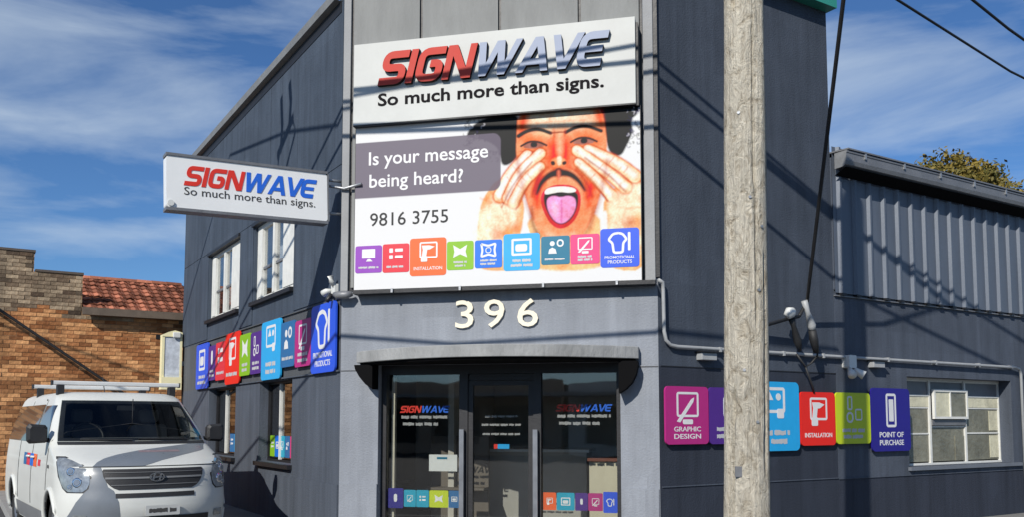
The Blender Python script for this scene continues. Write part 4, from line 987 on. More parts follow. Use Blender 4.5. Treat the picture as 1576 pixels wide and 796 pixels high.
MB().tube([(-.05, -.05, .06), (-.09, -.09, .045), (-.14, -.12, .02)], [.018, .04, .045], 12).build('lamp_head', M_white, sl_, True)
MB().tube([(.03, -.05, .10), (.05, -.08, .15), (.06, -.10, .22)], [.018, .038, .042], 12).build('lamp_head', M_white, sl_, True)
MB().tube([(0, -.06, .0), (0, -.1, -.06), (-.01, -.12, -.10)], .028, 10).build('sensor', M_black, sl_, True)
db = thing('sign_base', 'dark oval sign base at the foot of the left pilaster', 'lamp', T(FC, .06, -.06, 3.10))
MB().tube([(-.12, -.02, .02), (-.06, -.06, 0), (.06, -.06, 0), (.12, -.03, .02)], [.03, .05, .05, .03], 12).build('lamp', M_gutter, db, True)  # base of the sign's lower left end, no light fitting
# the cream lightbox at the far end of the side wall
FY = frame(CL + dL * 9.0, -nL, dL)
yb = thing('cream_lightbox', 'cream framed lightbox sign on the far end of the side wall', 'sign', T(FY, -.45, 0, 2.22))
M_cy = mat('cream_plastic', (.80, .74, .46), .5, .1, 4)
y_ = MB(); y_.box(0, .05, 0, .2, .26, 1.1); y_.box(.36, .40, 0, .2, .26, 1.1); y_.box(0, .40, -.03, .21, 0, .258); y_.prism([(0, 1.102), (.4, 1.102), (.4, 1.2), (.25, 1.24), (.12, 1.2), (0, 1.14)], -.01, .21)
y_.build('frame', M_cy, yb); box(.052, .358, .012, .18, .26, 1.1).build('face', mat('blotchy_face', (.52, .56, .62), .4, .35, 7), yb); box(.2, .36, -.06, -.012, 1.08, 1.2).build('lamp', M_white, yb, bevel=.02); box(.402, .449, .05, .1, .5, .6).build('bracket', M_galv, yb)

# ------------------------------------------------------------------ timber pole and cables
tm_ = bpy.data.materials.new('weathered_timber'); tm_.use_nodes = True; N = tm_.node_tree.nodes; L = tm_.node_tree.links; p = N['Principled BSDF']; p.inputs['Roughness'].default_value = .9; p.inputs['Specular IOR Level'].default_value = .1
co = N.new('ShaderNodeTexCoord')
def nz_(scale, st, det=7, ro=.65, dist=0):
    m = N.new('ShaderNodeMapping'); m.inputs['Scale'].default_value = st; L.new(co.outputs['Object'], m.inputs[0])
    n = N.new('ShaderNodeTexNoise'); n.inputs['Scale'].default_value = scale; n.inputs['Detail'].default_value = det; n.inputs['Roughness'].default_value = ro; n.inputs['Distortion'].default_value = dist; L.new(m.outputs[0], n.inputs['Vector']); return n
blot = nz_(13, (1, 1, .6), 8, .75, 1.2); grain = nz_(30, (1, 1, .06), 5); patch = nz_(1.6, (1, 1, .5), 4)
r1 = N.new('ShaderNodeValToRGB'); r1.color_ramp.elements[0].position = .30; r1.color_ramp.elements[0].color = (.15, .12, .085, 1); r1.color_ramp.elements[1].position = .51; r1.color_ramp.elements[1].color = (.70, .645, .53, 1)
e = r1.color_ramp.elements.new(.40); e.color = (.50, .44, .34, 1)
L.new(blot.outputs['Fac'], r1.inputs[0])
r2 = N.new('ShaderNodeMapRange'); r2.inputs['From Min'].default_value = .3; r2.inputs['From Max'].default_value = .62; r2.inputs['To Min'].default_value = .80; r2.inputs['To Max'].default_value = 1.06; L.new(grain.outputs['Fac'], r2.inputs['Value'])
r4 = N.new('ShaderNodeMapRange'); r4.inputs['To Min'].default_value = .85; r4.inputs['To Max'].default_value = 1.25; L.new(patch.outputs['Fac'], r4.inputs['Value'])
mm = N.new('ShaderNodeMath'); mm.operation = 'MULTIPLY'; L.new(r2.outputs[0], mm.inputs[0]); L.new(r4.outputs[0], mm.inputs[1])
vm = N.new('ShaderNodeVectorMath'); vm.operation = 'SCALE'; L.new(r1.outputs[0], vm.inputs[0]); L.new(mm.outputs[0], vm.inputs['Scale']); L.new(vm.outputs[0], p.inputs['Base Color'])
ad = N.new('ShaderNodeMath'); L.new(blot.outputs['Fac'], ad.inputs[0]); L.new(grain.outputs['Fac'], ad.inputs[1])
bu = N.new('ShaderNodeBump'); bu.inputs['Strength'].default_value = 1.0; bu.inputs['Distance'].default_value = .06; L.new(ad.outputs[0], bu.inputs['Height']); L.new(bu.outputs[0], p.inputs['Normal'])
PX, PY, PH = 1.60, 6.12, 8.75
pole = thing('timber_pole', 'bleached timber power pole standing in front of the right wall', 'power pole', Matrix.Translation((PX, PY, 0)) @ Matrix.Rotation(R(.75), 4, 'Y'))
NS, NR = 72, 160; pmb = MB(); rows = []
rp_ = random.Random(5); cr_ = [(rp_.uniform(0, 6.28), rp_.uniform(0, 6), rp_.uniform(1, 3)) for _ in range(26)]
for j in range(NR + 1):
    z = PH * j / NR; r = .160 - .0048 * z; row = []
    for k in range(NS + 1):
        a = 2 * math.pi * (k % NS) / NS
        q = r * (1 + .018 * math.sin(3 * a + z * .7) + .012 * math.sin(7 * a - z * 1.3) + .01 * math.sin(z * 4.1 + 2 * a))
        for ca_, z0, ln in cr_:
            if z0 < z < z0 + ln and abs(((a - ca_ + math.pi + .06 * math.sin(z * 2)) % (2 * math.pi)) - math.pi) < .05: q -= .022
        zt = z + (.22 * math.cos(a - .6) if j == NR else 0)
        row.append((q * math.cos(a), q * math.sin(a), zt))
    rows.append(row)
pmb.grid(rows); i0 = NR * (NS + 1); pmb.f.append(tuple(i0 + k for k in range(NS)))
pmb.build('shaft', tm_, pole, True)
box(-.03, .03, -.160, -.149, 1.18, 1.25).build('number_plate', M_gutter, pole).location = (-.085, .018, 0)
for a_, z_ in ((-1.9, 1.9), (-1.2, 2.45), (-1.6, 3.1), (-2.1, 3.7), (-1.35, 1.55), (-1.0, 2.9)):
    rr_ = .158 - .0048 * z_; cx_, cy_ = rr_ * math.cos(a_), rr_ * math.sin(a_)
    MB().tube([(cx_ * .97, cy_ * .97, z_), (cx_ * 1.06, cy_ * 1.06, z_)], .011, 8).build('bolt', M_galv, pole)
MB().tube([(-1.0, .12, 8.42), (1.35, .02, 8.42)], .05, 4).build('crossarm', M_galv, pole)
def cable(name, pts, r, label, sag=0.0, mid=10, cat='cable'):
    P = [Vector(p) for p in pts]; q = []
    for a, b in zip(P[:-1], P[1:]):
        for k in range(mid):
            t = k / mid; v = a.lerp(b, t); v.z -= sag * 4 * t * (1 - t); q.append(v)
    q.append(P[-1]); base = P[0]
    o = MB().tube([v - base for v in q], r, 6).build(name, M_cable, None, True); o.location = base
    return tag(o, label, cat, 'overhead cables')
G0 = 'thin overhead wire '
cable('overhead_wire', [(-14, 9.2, 8.7), (-4.0, 6.9, 8.5), (-.4, 6.15, 8.48), (PX, PY - .12, 8.5), (3.87, 6.57, 8.4), (22, 9.9, 8.9)], .026, 'topmost street wire, its shadow crossing the fascia sign')
cable('overhead_wire', [(-14, 10.4, 8.0), (-3.76, 7.37, 7.7), (-.3, 6.35, 7.68), (PX, PY - .17, 7.7), (4.43, 6.86, 7.66), (22, 11, 8.2)], .026, 'second street wire, its shadow crossing the printed billboard')
cable('overhead_wire', [(-12, 8.2, 6.9), (-4.75, 5.7, 6.5), (-3.39, 5.25, 6.46), (-1.03, 4.78, 6.5), (PX - .17, PY - .1, 6.75)], .024, 'low street wire, its shadow sagging below the digits')
cable('overhead_wire', [(4.0, 15.5, 11.1), (8.78, 20, 11.6), (14.5, 25, 11.75), (30, 38, 12.9)], .033, 'longer dark cable crossing the sky at upper right', 0, 6)
cable('overhead_wire', [(6.0, 16.0, 11.4), (10.48, 20, 11.7), (12.76, 22, 11.65), (30, 37, 12.1)], .036, 'short dark cable across the top right corner', 0, 6)
# unseen joint and drop leads added to cast blotches on the side wall
def shp(P, z): t = (z - P.z) / .670; return P - Vector((.456, .890, -.670)) * t
pA = CL + dL * .2 + Vector((0, 0, 5.33)); pB = CL + dL * 5.6 + Vector((0, 0, 6.35)); pM = CL + dL * 2.35 + Vector((0, 0, 5.85))
a3, b3, m3 = shp(pA, 9.3), shp(pB, 9.3), shp(pM, 9.3)
cable('overhead_wire', [(PX, PY - .1, 8.62), a3, m3, b3, (-22, 9, 9.8)], .024, 'side street wire, its shadow crossing the upper side wall')
jb = thing('shadow_joint', 'unseen cable joint added for its shadow on the side wall', 'cable joint', Matrix.Translation(m3))
MB().tube([(-.35, .05, -.05), (.3, -.05, -.05)], .07, 10).build('joint_case', M_cable, jb, True)
for dx, l in ((-.22, .75), (.16, .6)):
    MB().tube([(dx, 0, -.1), (dx + .06, .02, .25), (dx - .02, 0, l)], .055, 8).build('insulator', M_cable, jb, True)
MB().tube([(-.3, 0, -.1), (-.45, .0, -.5), (0, 0, -.62), (.45, 0, -.4), (.3, 0, -.1)], .035, 8).build('drop_lead', M_cable, jb, True)
# service drop with insulated ties on the right wall
Pq = FR @ Vector((2.12, -.22, 2.86))
cable('service_cable', [(PX + 1.33, PY + .02, 8.42), (3.30, 8.55, 5.64), tuple(FR @ Vector((2.30, -.20, 3.06))), tuple(Pq)], .022, 'thick dark service cable dropping past the right wall', .0, 8)
si = thing('service_ties', 'pair of pale cable ties holding the service cable by the pole', 'cable tie', T(FR, 2.0, 0, 2.4))
def rel(x, y, z): return (x - 2.0, y, z - 2.4)
MB().tube([rel(2.12, -.22, 2.86), rel(1.98, -.2, 2.83), rel(1.6, -.1, 2.72), rel(1.3, -.03, 2.62)], .022, 8).build('lead', M_cable, si, True)
MB().tube([rel(1.90, -.22, 2.85), rel(1.95, -.23, 2.90), rel(2.0, -.24, 2.93)], [.05, .075, .04], 10).build('insulator', M_white, si, True)
MB().tube([rel(2.01, -.2, 2.82), rel(2.05, -.19, 2.74), rel(2.13, -.18, 2.55), rel(2.18, -.17, 2.43)], [.045, .03, .05, .02], 10).build('tie', M_cable, si, True)
MB().tube([rel(2.20, -.24, 3.06), rel(2.27, -.23, 2.92), rel(2.35, -.22, 2.76), rel(2.36, -.22, 2.70)], [.04, .03, .055, .045], 10).build('tie', M_pvc, si, True)
MB().tube([rel(2.36, -.22, 2.70), rel(2.40, -.21, 2.58), rel(2.45, -.20, 2.42)], [.05, .055, .035], 10).build('sleeve', M_cable, si, True)
MB().tube([rel(2.47, -.2, 2.42), rel(2.49, -.18, 2.38), rel(2.42, -.14, 2.29), rel(2.34, -.12, 2.24), rel(2.2, -.1, 2.40)], .014, 8).build('loop', M_cable, si, True)
MB().tube([rel(2.34, -.12, 2.24), rel(2.5, -.09, 2.0), rel(2.56, -.06, 1.92)], .014, 8).build('tail', M_cable, si, True)
# black rod added in place of a wire's shadow on the brick house
pa, pb = FB @ Vector((-6.0, -.25, 7.9)), FB @ Vector((2.9, -.35, 1.75))
cable('shadow_rod', [pa, FB @ Vector((-.07, -.3, 3.83)), FB @ Vector((1.9, -.34, 2.45)), pb], .034, 'dark rod in place of a wire shadow slanting across the orange brick wall', 0, 6)

# ------------------------------------------------------------------ van
VD = dirv(-36.2); VY = Vector((-VD.y, VD.x, 0))
VF = Matrix.Identity(4); VF.col[0][:3] = VD; VF.col[1][:3] = VY; VF.col[2][:3] = (0, 0, 1); VF.col[3][:3] = (-4.06, 10.2, 0)
van = thing('white_van', 'white delivery van with grey bonnet swoosh and roof bars parked beside the shop', 'van', VF)
ZX = [.24, .34, .46, .56, .66, .76, .88, .98, 1.04, 1.075, 1.11, 1.15, 1.20, 1.25, 1.30, 1.40, 1.55, 1.70, 1.80, 1.86, 1.905, 1.935, 1.95]
XF = [.16, .07, .02, .0, .005, .03, .055, .085, .13, .21, .33, .49, .69, .87, 1.00, 1.13, 1.33, 1.53, 1.665, 1.76, 1.87, 2.02, 2.3]
WD = [.90, .93, .95, .955, .96, .96, .96, .955, .955, .95, .948, .945, .94, .935, .93, .912, .868, .822, .79, .768, .735, .68, .58]
BD = [.6, .66, .72, .75, .76, .76, .76, .74, .70, .64, .58, .53, .47, .42, .36, .34, .32, .31, .31, .31, .32, .35, .4]
XRr = [5.1, 5.12, 5.14, 5.15, 5.15, 5.15, 5.14, 5.13, 5.12, 5.12, 5.11, 5.11, 5.10, 5.10, 5.09, 5.07, 5.03, 4.98, 4.94, 4.90, 4.85, 4.75, 4.5]
def ip(z, A_): return float(np.interp(z, ZX, A_))
NE = 2.4
def fpt(th, z, off=0.0):
    """point on the van's nose: th in degrees across, +90 = right-hand side"""
    w_, b_, x_ = ip(z, WD), ip(z, BD), ip(z, XF); s_, c_ = math.sin(R(th)), math.cos(R(th))
    y = w_ * math.copysign(abs(s_) ** (2 / NE), s_); x = x_ + b_ * (1 - abs(c_) ** (2 / NE))
    return Vector((x - off * max(.25, c_), y + off * s_, z + off * .35 if z > 1.03 else z))
def thy(y, z):
    w_ = ip(z, WD); return math.degrees(math.asin(max(-1, min(1, math.copysign(min(1, abs(y / w_)) ** (NE / 2), y)))))
def spt(x, z, s=1, off=0.0):
    w_, b_, x_ = ip(z, WD), ip(z, BD), ip(z, XF)
    y = w_ * (1 - min(1, max(0, 1 - (x - x_) / b_)) ** NE) ** (1 / NE) if x < x_ + b_ else w_
    return Vector((x, s * (y + off), z))
zl = sorted(set(list(np.linspace(.24, 1.04, 21)) + list(np.linspace(1.04, 1.30, 16)) + list(np.linspace(1.30, 1.86, 16)) + [1.88, 1.905, 1.92, 1.935, 1.943, 1.95]))
rows = []
sx = np.linspace(0, 1, 60)
for z in zl:
    row = [fpt(t, z) for t in np.linspace(-90, 90, 61)]
    x0 = row[-1].x; xr = ip(z, XRr); w_ = ip(z, WD); rc = .18
    row += [Vector((x0 + (xr - rc - x0) * t, w_, z)) for t in sx[1:]]
    row += [Vector((xr - rc + rc * math.sin(R(a)), w_ - rc + rc * math.cos(R(a)), z)) for a in (22, 45, 67, 90)]
    row += [Vector((xr - rc + rc * math.cos(R(a)), -w_ + rc - rc * math.sin(R(a)), z)) for a in (0, 22, 45, 67)]
    row += [Vector((x0 + (xr - rc - x0) * t, -w_, z)) for t in sx[::-1]]
    rows.append(row)
bm_ = MB().grid(rows); bm_.f.append(tuple((len(rows) - 1) * len(rows[0]) + k for k in range(len(rows[0]) - 1)))
def in_arch(c): return any((c[0] - ax) ** 2 + (c[2] - .36) ** 2 < .40 ** 2 for ax in (.98, 4.15)) and abs(c[1]) > .5
keep = []
for f in bm_.f:
    c = [sum(bm_.v[i][k] for i in f) / len(f) for k in range(3)]
    scr = 1.335 < c[2] < 1.805 and c[0] < ip(c[2], XF) + .22 and abs(c[1]) < ip(c[2], WD) * .885
    if not in_arch(c) and not scr: keep.append(f)
bm_.f = keep
m_van = mat('white_van_paint', (.56, .57, .54), .38, .05, 1.5, 0, 40, 0, .3, (1, 1, 1), .12)
body = bm_.build('body', m_van, van, True, fixn=True)
m_vg = bpy.data.materials.new('van_glass'); m_vg.use_nodes = True; p = m_vg.node_tree.nodes['Principled BSDF']; p.inputs['Base Color'].default_value = (.012, .013, .016, 1); p.inputs['Roughness'].default_value = .04; p.inputs['Specular IOR Level'].default_value = .7; p.inputs['Coat Weight'].default_value = .5; p.inputs['Coat Roughness'].default_value = .02
m_swoosh = mat('grey_vinyl', (.15, .168, .19), .3, .08, 3, 0, 40, 0, .5)
m_plast = mat('black_plastic', (.018, .018, .019), .55, .15, 8, .1, 60)
m_chrome = mat('chrome', (.7, .7, .72), .12, .05, 4, 0, 40, 1.0)
m_lens = mat('headlamp_lens', (.26, .28, .29), .12, .5, 14, 0, 40, .35, .8, (1, 1, 1), .8)
m_bulb = mat('lamp_bulb', (.30, .31, .33), .15, .3, 20, 0, 40, .6, .8)
m_sill = mat('grey_sill_trim', (.16, .165, .17), .6, .1)
def fpatch(name, rowsf, m, off, nt_=18, par=None, smooth=True):
    """rowsf: list of (z, th0, th1)"""
    mb = MB().grid([[fpt(a + (b - a) * k / nt_, z, off) for k in range(nt_ + 1)] for z, a, b in rowsf])
    return mb.build(name, m, par or van, smooth)
def spatch(name, rowsf, m, off, n_=14, s=1, par=None):
    mb = MB().grid([[spt(a + (b - a) * k / n_, z, s, off) for k in range(n_ + 1)] for z, a, b in rowsf])
    return mb.build(name, m, par or van, True)
# windscreen
wr = []
for z in np.linspace(1.315, 1.825, 14):
    t_ = (z - 1.315) / .51; a = thy(ip(z, WD) * (.925 - .005 * t_), z); wr.append((z, -a, a))
m_ws = glass('windscreen_glass', (.60, .63, .62), .03)
ws = fpatch('windscreen', wr, m_ws, .006, 30)
def wlim(z, f): return thy(ip(z, WD) * f, z)
for nm, rws in (('frit', [(z, -wlim(z, .922), wlim(z, .922)) for z in (1.318, 1.335, 1.352)]), ('frit', [(z, -wlim(z, .918), wlim(z, .918)) for z in (1.785, 1.80, 1.822)]),
                ('frit', [(z, wlim(z, .862), wlim(z, .92)) for z in np.linspace(1.353, 1.784, 8)]), ('frit', [(z, -wlim(z, .92), -wlim(z, .862)) for z in np.linspace(1.353, 1.784, 8)])):
    fpatch(nm, rws, m_plast, .003, 24)
m_cab = mat('cab_grey', (.10, .10, .105), .7, .15, 6); m_dash = mat('dash_grey', (.20, .205, .21), .7, .15, 5)
cb = MB(); cb.box(2.55, 2.6, -.78, .78, .6, 1.85); cb.box(1.1, 2.54, -.80, .80, .55, .6); cb.build('cab_lining', M_jet, van)
dsh = MB(); rr = [(1.16, 1.30), (1.30, 1.34), (1.55, 1.35), (1.72, 1.30), (1.76, 1.10)]
dsh.grid([[(x, y, z) for y in (-.74, -.4, 0, .4, .74)] for x, z in rr]); dsh.build('dashboard', m_dash, van)
for s in (-1, 1):
    st_ = MB(); st_.prism(rrect(-.25, .25, 1.0, 1.52, .08), 0, .14); se = st_.build('seat', m_cab, van, bevel=.03); se.rotation_euler = (0, 0, R(-90)); se.location = (2.15, s * .42, 0)
    hr = MB().prism(rrect(-.13, .13, 1.54, 1.72, .05), 0, .1).build('headrest', m_cab, se, bevel=.03)
swp = [Vector((1.80 + .10 * math.sin(a), .42 + .19 * math.cos(a), 1.36 + .17 * math.sin(a))) for a in np.linspace(0, 2 * math.pi, 25)]
MB().tube(swp, .016, 6).build('steering_wheel', m_plast, van, True)
fpatch('cowl', [(z, -thy(.86, z), thy(.86, z)) for z in (1.275, 1.29, 1.31)], m_plast, .008, 24)
for y0, y1 in ((.05, .62), (-.62, -.02)):
    MB().tube([fpt(thy(y0 + (y1 - y0) * k / 6, 1.33), 1.32 + .012 * k / 6, .02) for k in range(7)], .010, 6).build('wiper', m_plast, van)
# bonnet gap lines and swoosh
def band(name, zs, fl, fr_, m, off): return fpatch(name, [(z, thy(fl(z), z), thy(fr_(z), z)) for z in zs], m, off, 16)
zs = np.linspace(1.045, 1.272, 18)
band('bonnet_swoosh', zs, lambda z: float(np.interp(z, [1.045, 1.1, 1.15, 1.2, 1.272], [.12, -.12, -.42, -.76, -.84])), lambda z: float(np.interp(z, [1.045, 1.09, 1.13, 1.17, 1.21, 1.24, 1.272], [.64, .58, .48, .30, .02, -.28, -.62])), m_swoosh, .004)
band('bumper_swoosh', np.linspace(.48, 1.035, 14), lambda z: float(np.interp(z, [.48, .65, .78, .8, 1.035], [.38, .40, .45, .50, .565])), lambda z: float(np.interp(z, [.48, .65, .8, 1.035], [.87, .80, .70, .635])), m_swoosh, .004)
fpatch('bonnet_lettering', [(z, thy(-.42, z), thy(.06, z)) for z in (1.185, 1.205)], mat('vinyl_print', (.22, .16, .17), .4, .4, 30), .0065, 14)
for z in (1.04,): MB().tube([fpt(t, z, .001) for t in np.linspace(-50, 50, 40)], .006, 5).build('panel_gap', m_plast, van)
# grille
def gw(z): return float(np.interp(z, [.785, .81, .86, .93, 1.0, 1.015], [.40, .46, .51, .545, .555, .54]))
fpatch('grille', [(z, -thy(gw(z), z), thy(gw(z), z)) for z in np.linspace(.785, 1.015, 12)], m_plast, .008, 24)
m_bar = mat('satin_chrome', (.32, .33, .35), .3, .1, 6, 0, 40, .3, .6)
for z0, z1, w0 in ((.905, .926, .525), (.835, .841, .47), (.975, .98, .535)):
    fpatch('grille_bar', [(z, -thy(w0, z), thy(w0, z)) for z in (z0, (z0 + z1) / 2, z1)], m_bar if z0 == .900 else m_sill, .018, 24)
fpatch('lower_slot', [(z, -thy(.43, z), thy(.43, z)) for z in (.695, .72, .745)], m_plast, .008, 20)
fpatch('lower_intake', [(z, -thy(.62, z), thy(.62, z)) for z in (.25, .33, .42, .475)], m_plast, .010, 20)
fpatch('bumper_lip', [(z, -88, 88) for z in (.24, .28, .32)], m_plast, .012, 40)
# emblem: slanted letter in an oval
em = MB(); ov = [(.085 * math.cos(2 * math.pi * k / 24), .052 * math.sin(2 * math.pi * k / 24)) for k in range(25)]; oi = [(x * .84, z * .80) for x, z in ov]
def ex(pts): return [(x, z + .92) for x, z in pts]
em.strip(ex(oi), ex(ov), -.006, .004)
for q in ([(-.055, -.036), (-.035, -.04), (-.015, .04), (-.035, .038)], [(.015, -.04), (.035, -.038), (.055, .036), (.035, .04)], [(-.03, -.012), (.028, -.002), (.032, .014), (-.026, .004)]): em.prism(ex(q), -.007, .004)
emo = em.build('emblem', m_chrome, van); emo.rotation_euler = (0, 0, R(-90)); emo.location = (fpt(0, .92).x - .032, 0, 0)
# number plate
npz = MB().prism(rrect(-.19, .19, .485, .60, .012), -.012, .0).build('number_plate', mat('plate_grey', (.45, .46, .45), .4, .15), van); npz.rotation_euler = (0, 0, R(-90)); npz.location = (fpt(0, .54).x - .012, -.06, 0)
mb = MB(); words(mb, -.15, .15, .515, .57, -.0125, 77); mb.build('plate_print', M_inkg, npz)['kind'] = 'stuff'
# head lamps
for s in (1, -1):
    rws = []
    for z, a, b in ((.765, .74, .86), (.80, .70, .895), (.86, .675, .915), (.93, .67, .925), (1.0, .69, .932), (1.06, .73, .932), (1.11, .80, .925), (1.135, .85, .91)):
        t0, t1 = thy(a, z), thy(b, z); rws.append((z, s * t0, s * t1))
    hl = fpatch('headlight', rws, m_lens, .009, 14)
    hm = []
    for z, a, b in ((.755, .73, .875), (.80, .685, .905), (.93, .655, .935), (1.06, .715, .94), (1.15, .84, .92)): hm.append((z, s * thy(a, z), s * thy(b, z)))
    fpatch('lamp_surround', hm, m_plast, .005, 14)
    for z, y, r in ((.87, .78, .055), (.99, .83, .048), (.82, .84, .028)):
        c = fpt(s * thy(y, z), z, .014); d = Vector((-.85, s * .5, .1)).normalized()
        MB().tube([c - d * .01, c + d * .004, c + d * .012], [r, r, r * .8], 16).build('lamp_ring', m_chrome, hl, False)
        MB().tube([c + d * .010, c + d * .016], [r * .72, r * .55], 14).build('bulb', m_bulb, hl)
    fpatch('fog_lamp', [(z, s * thy(.70, z), s * thy(.82, z)) for z in (.43, .47, .51)], m_lens, .01, 8)
    # mirrors
    mo = Vector((1.40, s * 1.02, 1.42))
    mr_ = MB(); mr_.tube([Vector((1.42, s * .90, 1.32)), Vector((1.40, s * .98, 1.34)), Vector((1.38, s * 1.03, 1.36))], .028, 8)
    mh = MB()
    prf = [(-.10, -.13), (.09, -.14), (.125, -.10), (.13, .09), (.10, .135), (-.09, .12), (-.12, .08), (-.125, -.09)]
    mh.v = [(1.32, s * (1.06 + a * .88), 1.41 + b * .86) for a, b in prf] + [(1.40, s * (1.06 + a * .88), 1.41 + b * .86) for a, b in prf] + [(1.28, s * (1.06 + a * .66), 1.41 + b * .64) for a, b in prf]
    nn2 = len(prf); mh.f = [(k, (k + 1) % nn2, nn2 + (k + 1) % nn2, nn2 + k) for k in range(nn2)] + [tuple(range(nn2, 2 * nn2))] + [(k, (k + 1) % nn2, 2 * nn2 + (k + 1) % nn2, 2 * nn2 + k) for k in range(nn2)] + [tuple(range(2 * nn2, 3 * nn2))]
    mi_ = mh.build('mirror', m_plast, van, fixn=True); mr_.build('mirror_arm', m_plast, mi_, True)
    # side glass and trim
    spatch('door_window', [(z, 1.40 + .9 * (z - 1.31), 2.40) for z in np.linspace(1.31, 1.76, 8)], m_vg, .006, 12, s)
    spatch('side_window', [(z, 2.52, 4.86 - .10 * (z - 1.3)) for z in np.linspace(1.29, 1.78, 8)], m_vg, .006, 16, s)
    spatch('sill_trim', [(z, 1.42, 3.70) for z in (.26, .33, .42, .47)], m_sill, .012, 14, s)
    for xx in (1.28, 2.46, 3.62): MB().tube([spt(xx, z, s, .001) for z in np.linspace(.5, 1.84, 14)], .005, 5).build('door_gap', m_plast, van)
    for xx in (2.22, 2.60): MB().tube([spt(xx, 1.10, s, .01), spt(xx + .08, 1.10, s, .035), spt(xx + .18, 1.10, s, .01)], .016, 6).build('door_handle', m_van, van, True)
    for k, c in enumerate(('steel', 'crimson', 'blue', 'orange')):
        spatch('side_decal', [(z, 3.15 - .28 * k - .26, 3.15 - .28 * k) for z in (.98, 1.06, 1.14)], TILE[c], .004, 4, s)
    spatch('side_decal', [(z, 1.75, 1.95) for z in (1.0, 1.08)], TILE['crimson'], .004, 4, s)
    spatch('side_repeater', [(z, 1.12, 1.2) for z in (1.0, 1.04)], m_plast, .006, 3, s)
    # arches and wheels
    for ax in (.98, 4.15):
        lip = [];
        for k in range(25):
            a = R(-8 + 196 * k / 24); xx, zz = ax + .405 * math.cos(a), max(.25, .36 + .405 * math.sin(a)); lip.append(spt(xx, zz, s, .002))
        MB().tube(lip, .028, 6).build('wheel_arch', m_van, van, True)
        wl = MB(); wl.box(ax - .44, ax + .44, min(s * .5, s * .52), max(s * .5, s * .52), .1, .8); wl.box(ax - .44, ax + .44, min(s * .52, s * .88), max(s * .52, s * .88), .80, .82); wl.build('wheel_well', M_jet, van)
        wh = bpy.data.objects.new('wheel', None)
        pr_ = [(.19, -.10), (.30, -.115), (.335, -.09), (.345, 0), (.335, .09), (.30, .115), (.19, .10)]
        wm = MB(); NW = 32
        wm.grid([[(ax + r_ * math.cos(2 * math.pi * k / NW), s * .80 + y_, .345 + r_ * math.sin(2 * math.pi * k / NW)) for k in range(NW + 1)] for r_, y_ in pr_])
        ty = wm.build('wheel', mat('tyre', (.02, .02, .02), .85, .2, 10, .2), van, True)
        rm_ = MB(); rp2 = [(.215, .085), (.19, .10), (.17, .07), (.10, .085), (.05, .10), (0.001, .10)]
        rm_.grid([[(ax + r_ * math.cos(2 * math.pi * k / NW), s * (.80 + y_), .345 + r_ * math.sin(2 * math.pi * k / NW)) for k in range(NW + 1)] for r_, y_ in rp2]); rm_.build('rim', m_alu_w if 'm_alu_w' in globals() else M_alu, ty, True)
        for k in range(7):
            a = 2 * math.pi * k / 7; MB().tube([(ax + .135 * math.cos(a), s * .872, .345 + .135 * math.sin(a)), (ax + .135 * math.cos(a), s * .885, .345 + .135 * math.sin(a))], .028, 8).build('rim_hole', m_plast, ty)
        bpy.data.objects.remove(wh)
MB().box(.6, 4.9, -.78, .78, .24, .30).build('underbody', M_jet, van)
# roof bars
for xx in (2.15, 3.75):
    b_ = MB().box(xx - .045, xx + .045, -.80, .80, 2.03, 2.085).build('roof_bar', mat('bar_white', (.62, .63, .62), .4), van, bevel=.012)
    for s in (-1, 1):
        y0 = s * .70; MB().box(xx - .06, xx + .06, y0 - .04, y0 + .04, 1.90, 2.028).build('foot', m_plast, b_); MB().box(xx - .05, xx + .05, s * .80 - .006 + (.003 * s), s * .80 + .006 + .003 * s, 2.025, 2.09).build('end_cap', m_plast, b_)
MB().tube([(2.35, .12, 1.93), (2.5, .12, 2.16)], .006, 6).build('aerial', m_plast, van)
MB().box(1.62, 1.70, -.10, .10, 1.70, 1.76).build('cab_mirror', m_plast, van)

# ------------------------------------------------------------------ tree behind the wing
TX, TY = 9.75, 19.2
tree = thing('garden_tree', 'yellow green tree crown rising behind the corrugated wing', 'tree', Matrix.Translation((TX, TY, 0)))
tb = MB(); tb.tube([(0, 0, 0), (.05, .0, 1.5), (-.05, .05, 3.2), (.1, 0, 4.6), (.05, 0, 6.0)], [.2, .17, .14, .09, .03], 10)
rt_ = random.Random(11)
for k in range(9):
    a = rt_.uniform(0, 6.28); z = rt_.uniform(2.8, 4.6); e = Vector((math.cos(a) * rt_.uniform(.8, 1.4), math.sin(a) * rt_.uniform(.8, 1.4), z + rt_.uniform(.8, 1.6)))
    tb.tube([(0, 0, z), e * .5 + Vector((0, 0, z)) * .5 + Vector((0, 0, .15)), e], [.07, .045, .015], 7)
tb.build('trunk', mat('bark', (.13, .10, .075), .9, .25, 8, .5), tree, True)
lf_m = bpy.data.materials.new('leaf'); lf_m.use_nodes = True; N = lf_m.node_tree.nodes; L = lf_m.node_tree.links; p = N['Principled BSDF']; a = N.new('ShaderNodeVertexColor'); a.layer_name = 'print'; L.new(a.outputs[0], p.inputs['Base Color']); p.inputs['Roughness'].default_value = .6; p.inputs['Specular IOR Level'].default_value = .25
cl_ = MB(); lc = []
clumps = []
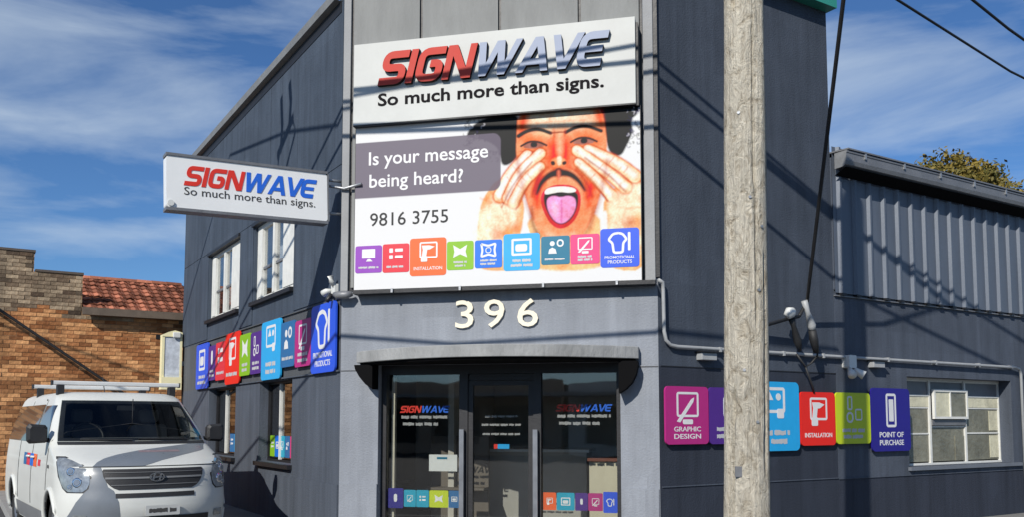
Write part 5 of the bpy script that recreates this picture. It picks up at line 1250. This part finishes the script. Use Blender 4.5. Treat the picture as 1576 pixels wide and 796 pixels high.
for k in range(520):
    while True:
        v = Vector((rt_.uniform(-1, 1), rt_.uniform(-1, 1), rt_.uniform(-1, 1)))
        if .3 < v.length < 1: break
    clumps.append((Vector((v.x * 1.5, v.y * 1.5, 5.74 + v.z * 1.75 - .25 * abs(v.x))), rt_.uniform(.16, .32), rt_.random()))
for c, r, tcol in clumps:
    for k in range(80):
        v = Vector((rt_.gauss(0, 1), rt_.gauss(0, 1), rt_.gauss(0, 1))).normalized() * r * rt_.uniform(.5, 1.1); q = c + v
        n = (v.normalized() + Vector((rt_.gauss(0, .5), rt_.gauss(0, .5), rt_.gauss(0, .5)))).normalized(); t = n.orthogonal().normalized(); t.rotate(Matrix.Rotation(rt_.uniform(0, 6.28), 3, n)); b = n.cross(t); s = rt_.uniform(.035, .065)
        cl_.quad(q - t * s, q + b * s * .5, q + t * s, q - b * s * .5)
        y = min(1, max(0, tcol * .8 + rt_.uniform(-.15, .3))); lc += [(.07 + .15 * y, .072 + .085 * y, .018 + .012 * y, 1)] * 4
cro = cl_.build('crown', lf_m, tree); ca = cro.data.color_attributes.new('print', 'FLOAT_COLOR', 'POINT'); ca.data.foreach_set('color', np.array(lc, dtype=np.float32).ravel())

# ------------------------------------------------------------------ across the street (seen only in the glass)
for i, (x0, x1, h, col, lb) in enumerate([(-22, -11, 3.5, (.50, .36, .26), 'brown brick shop across the street reflected in the door glass'), (-10.6, -1.5, 3.3, (.80, .78, .72), 'pale rendered shop across the street reflected in the glass'), (-1.0, 11, 4.0, (.42, .40, .38), 'dark shop across the street reflected in the glass')]):
    t = thing('opposite_shop', lb, 'shop', Matrix.Translation((x0, -17, 0)))
    W_ = x1 - x0; hl_ = [(.8 + k * (W_ - .8) / 3, .8 + k * (W_ - .8) / 3 + (W_ - 3.2) / 3, .5, 2.3) for k in range(3)]
    o = wall_mesh(0, W_, 0, h, .3, hl_).build('wall', mat(f'opposite_{i}', col, .8, .15, 1, .2), t); o.rotation_euler = (0, 0, math.pi); o.location = (W_, 0, 0)
    box(0, W_, -6, -.5, 0, h - .2).build('body', M_black, t); box(0, W_, .1, 2.0, 2.7, 2.85).build('awning', mat('awning', (.4, .4, .4), .6), t)
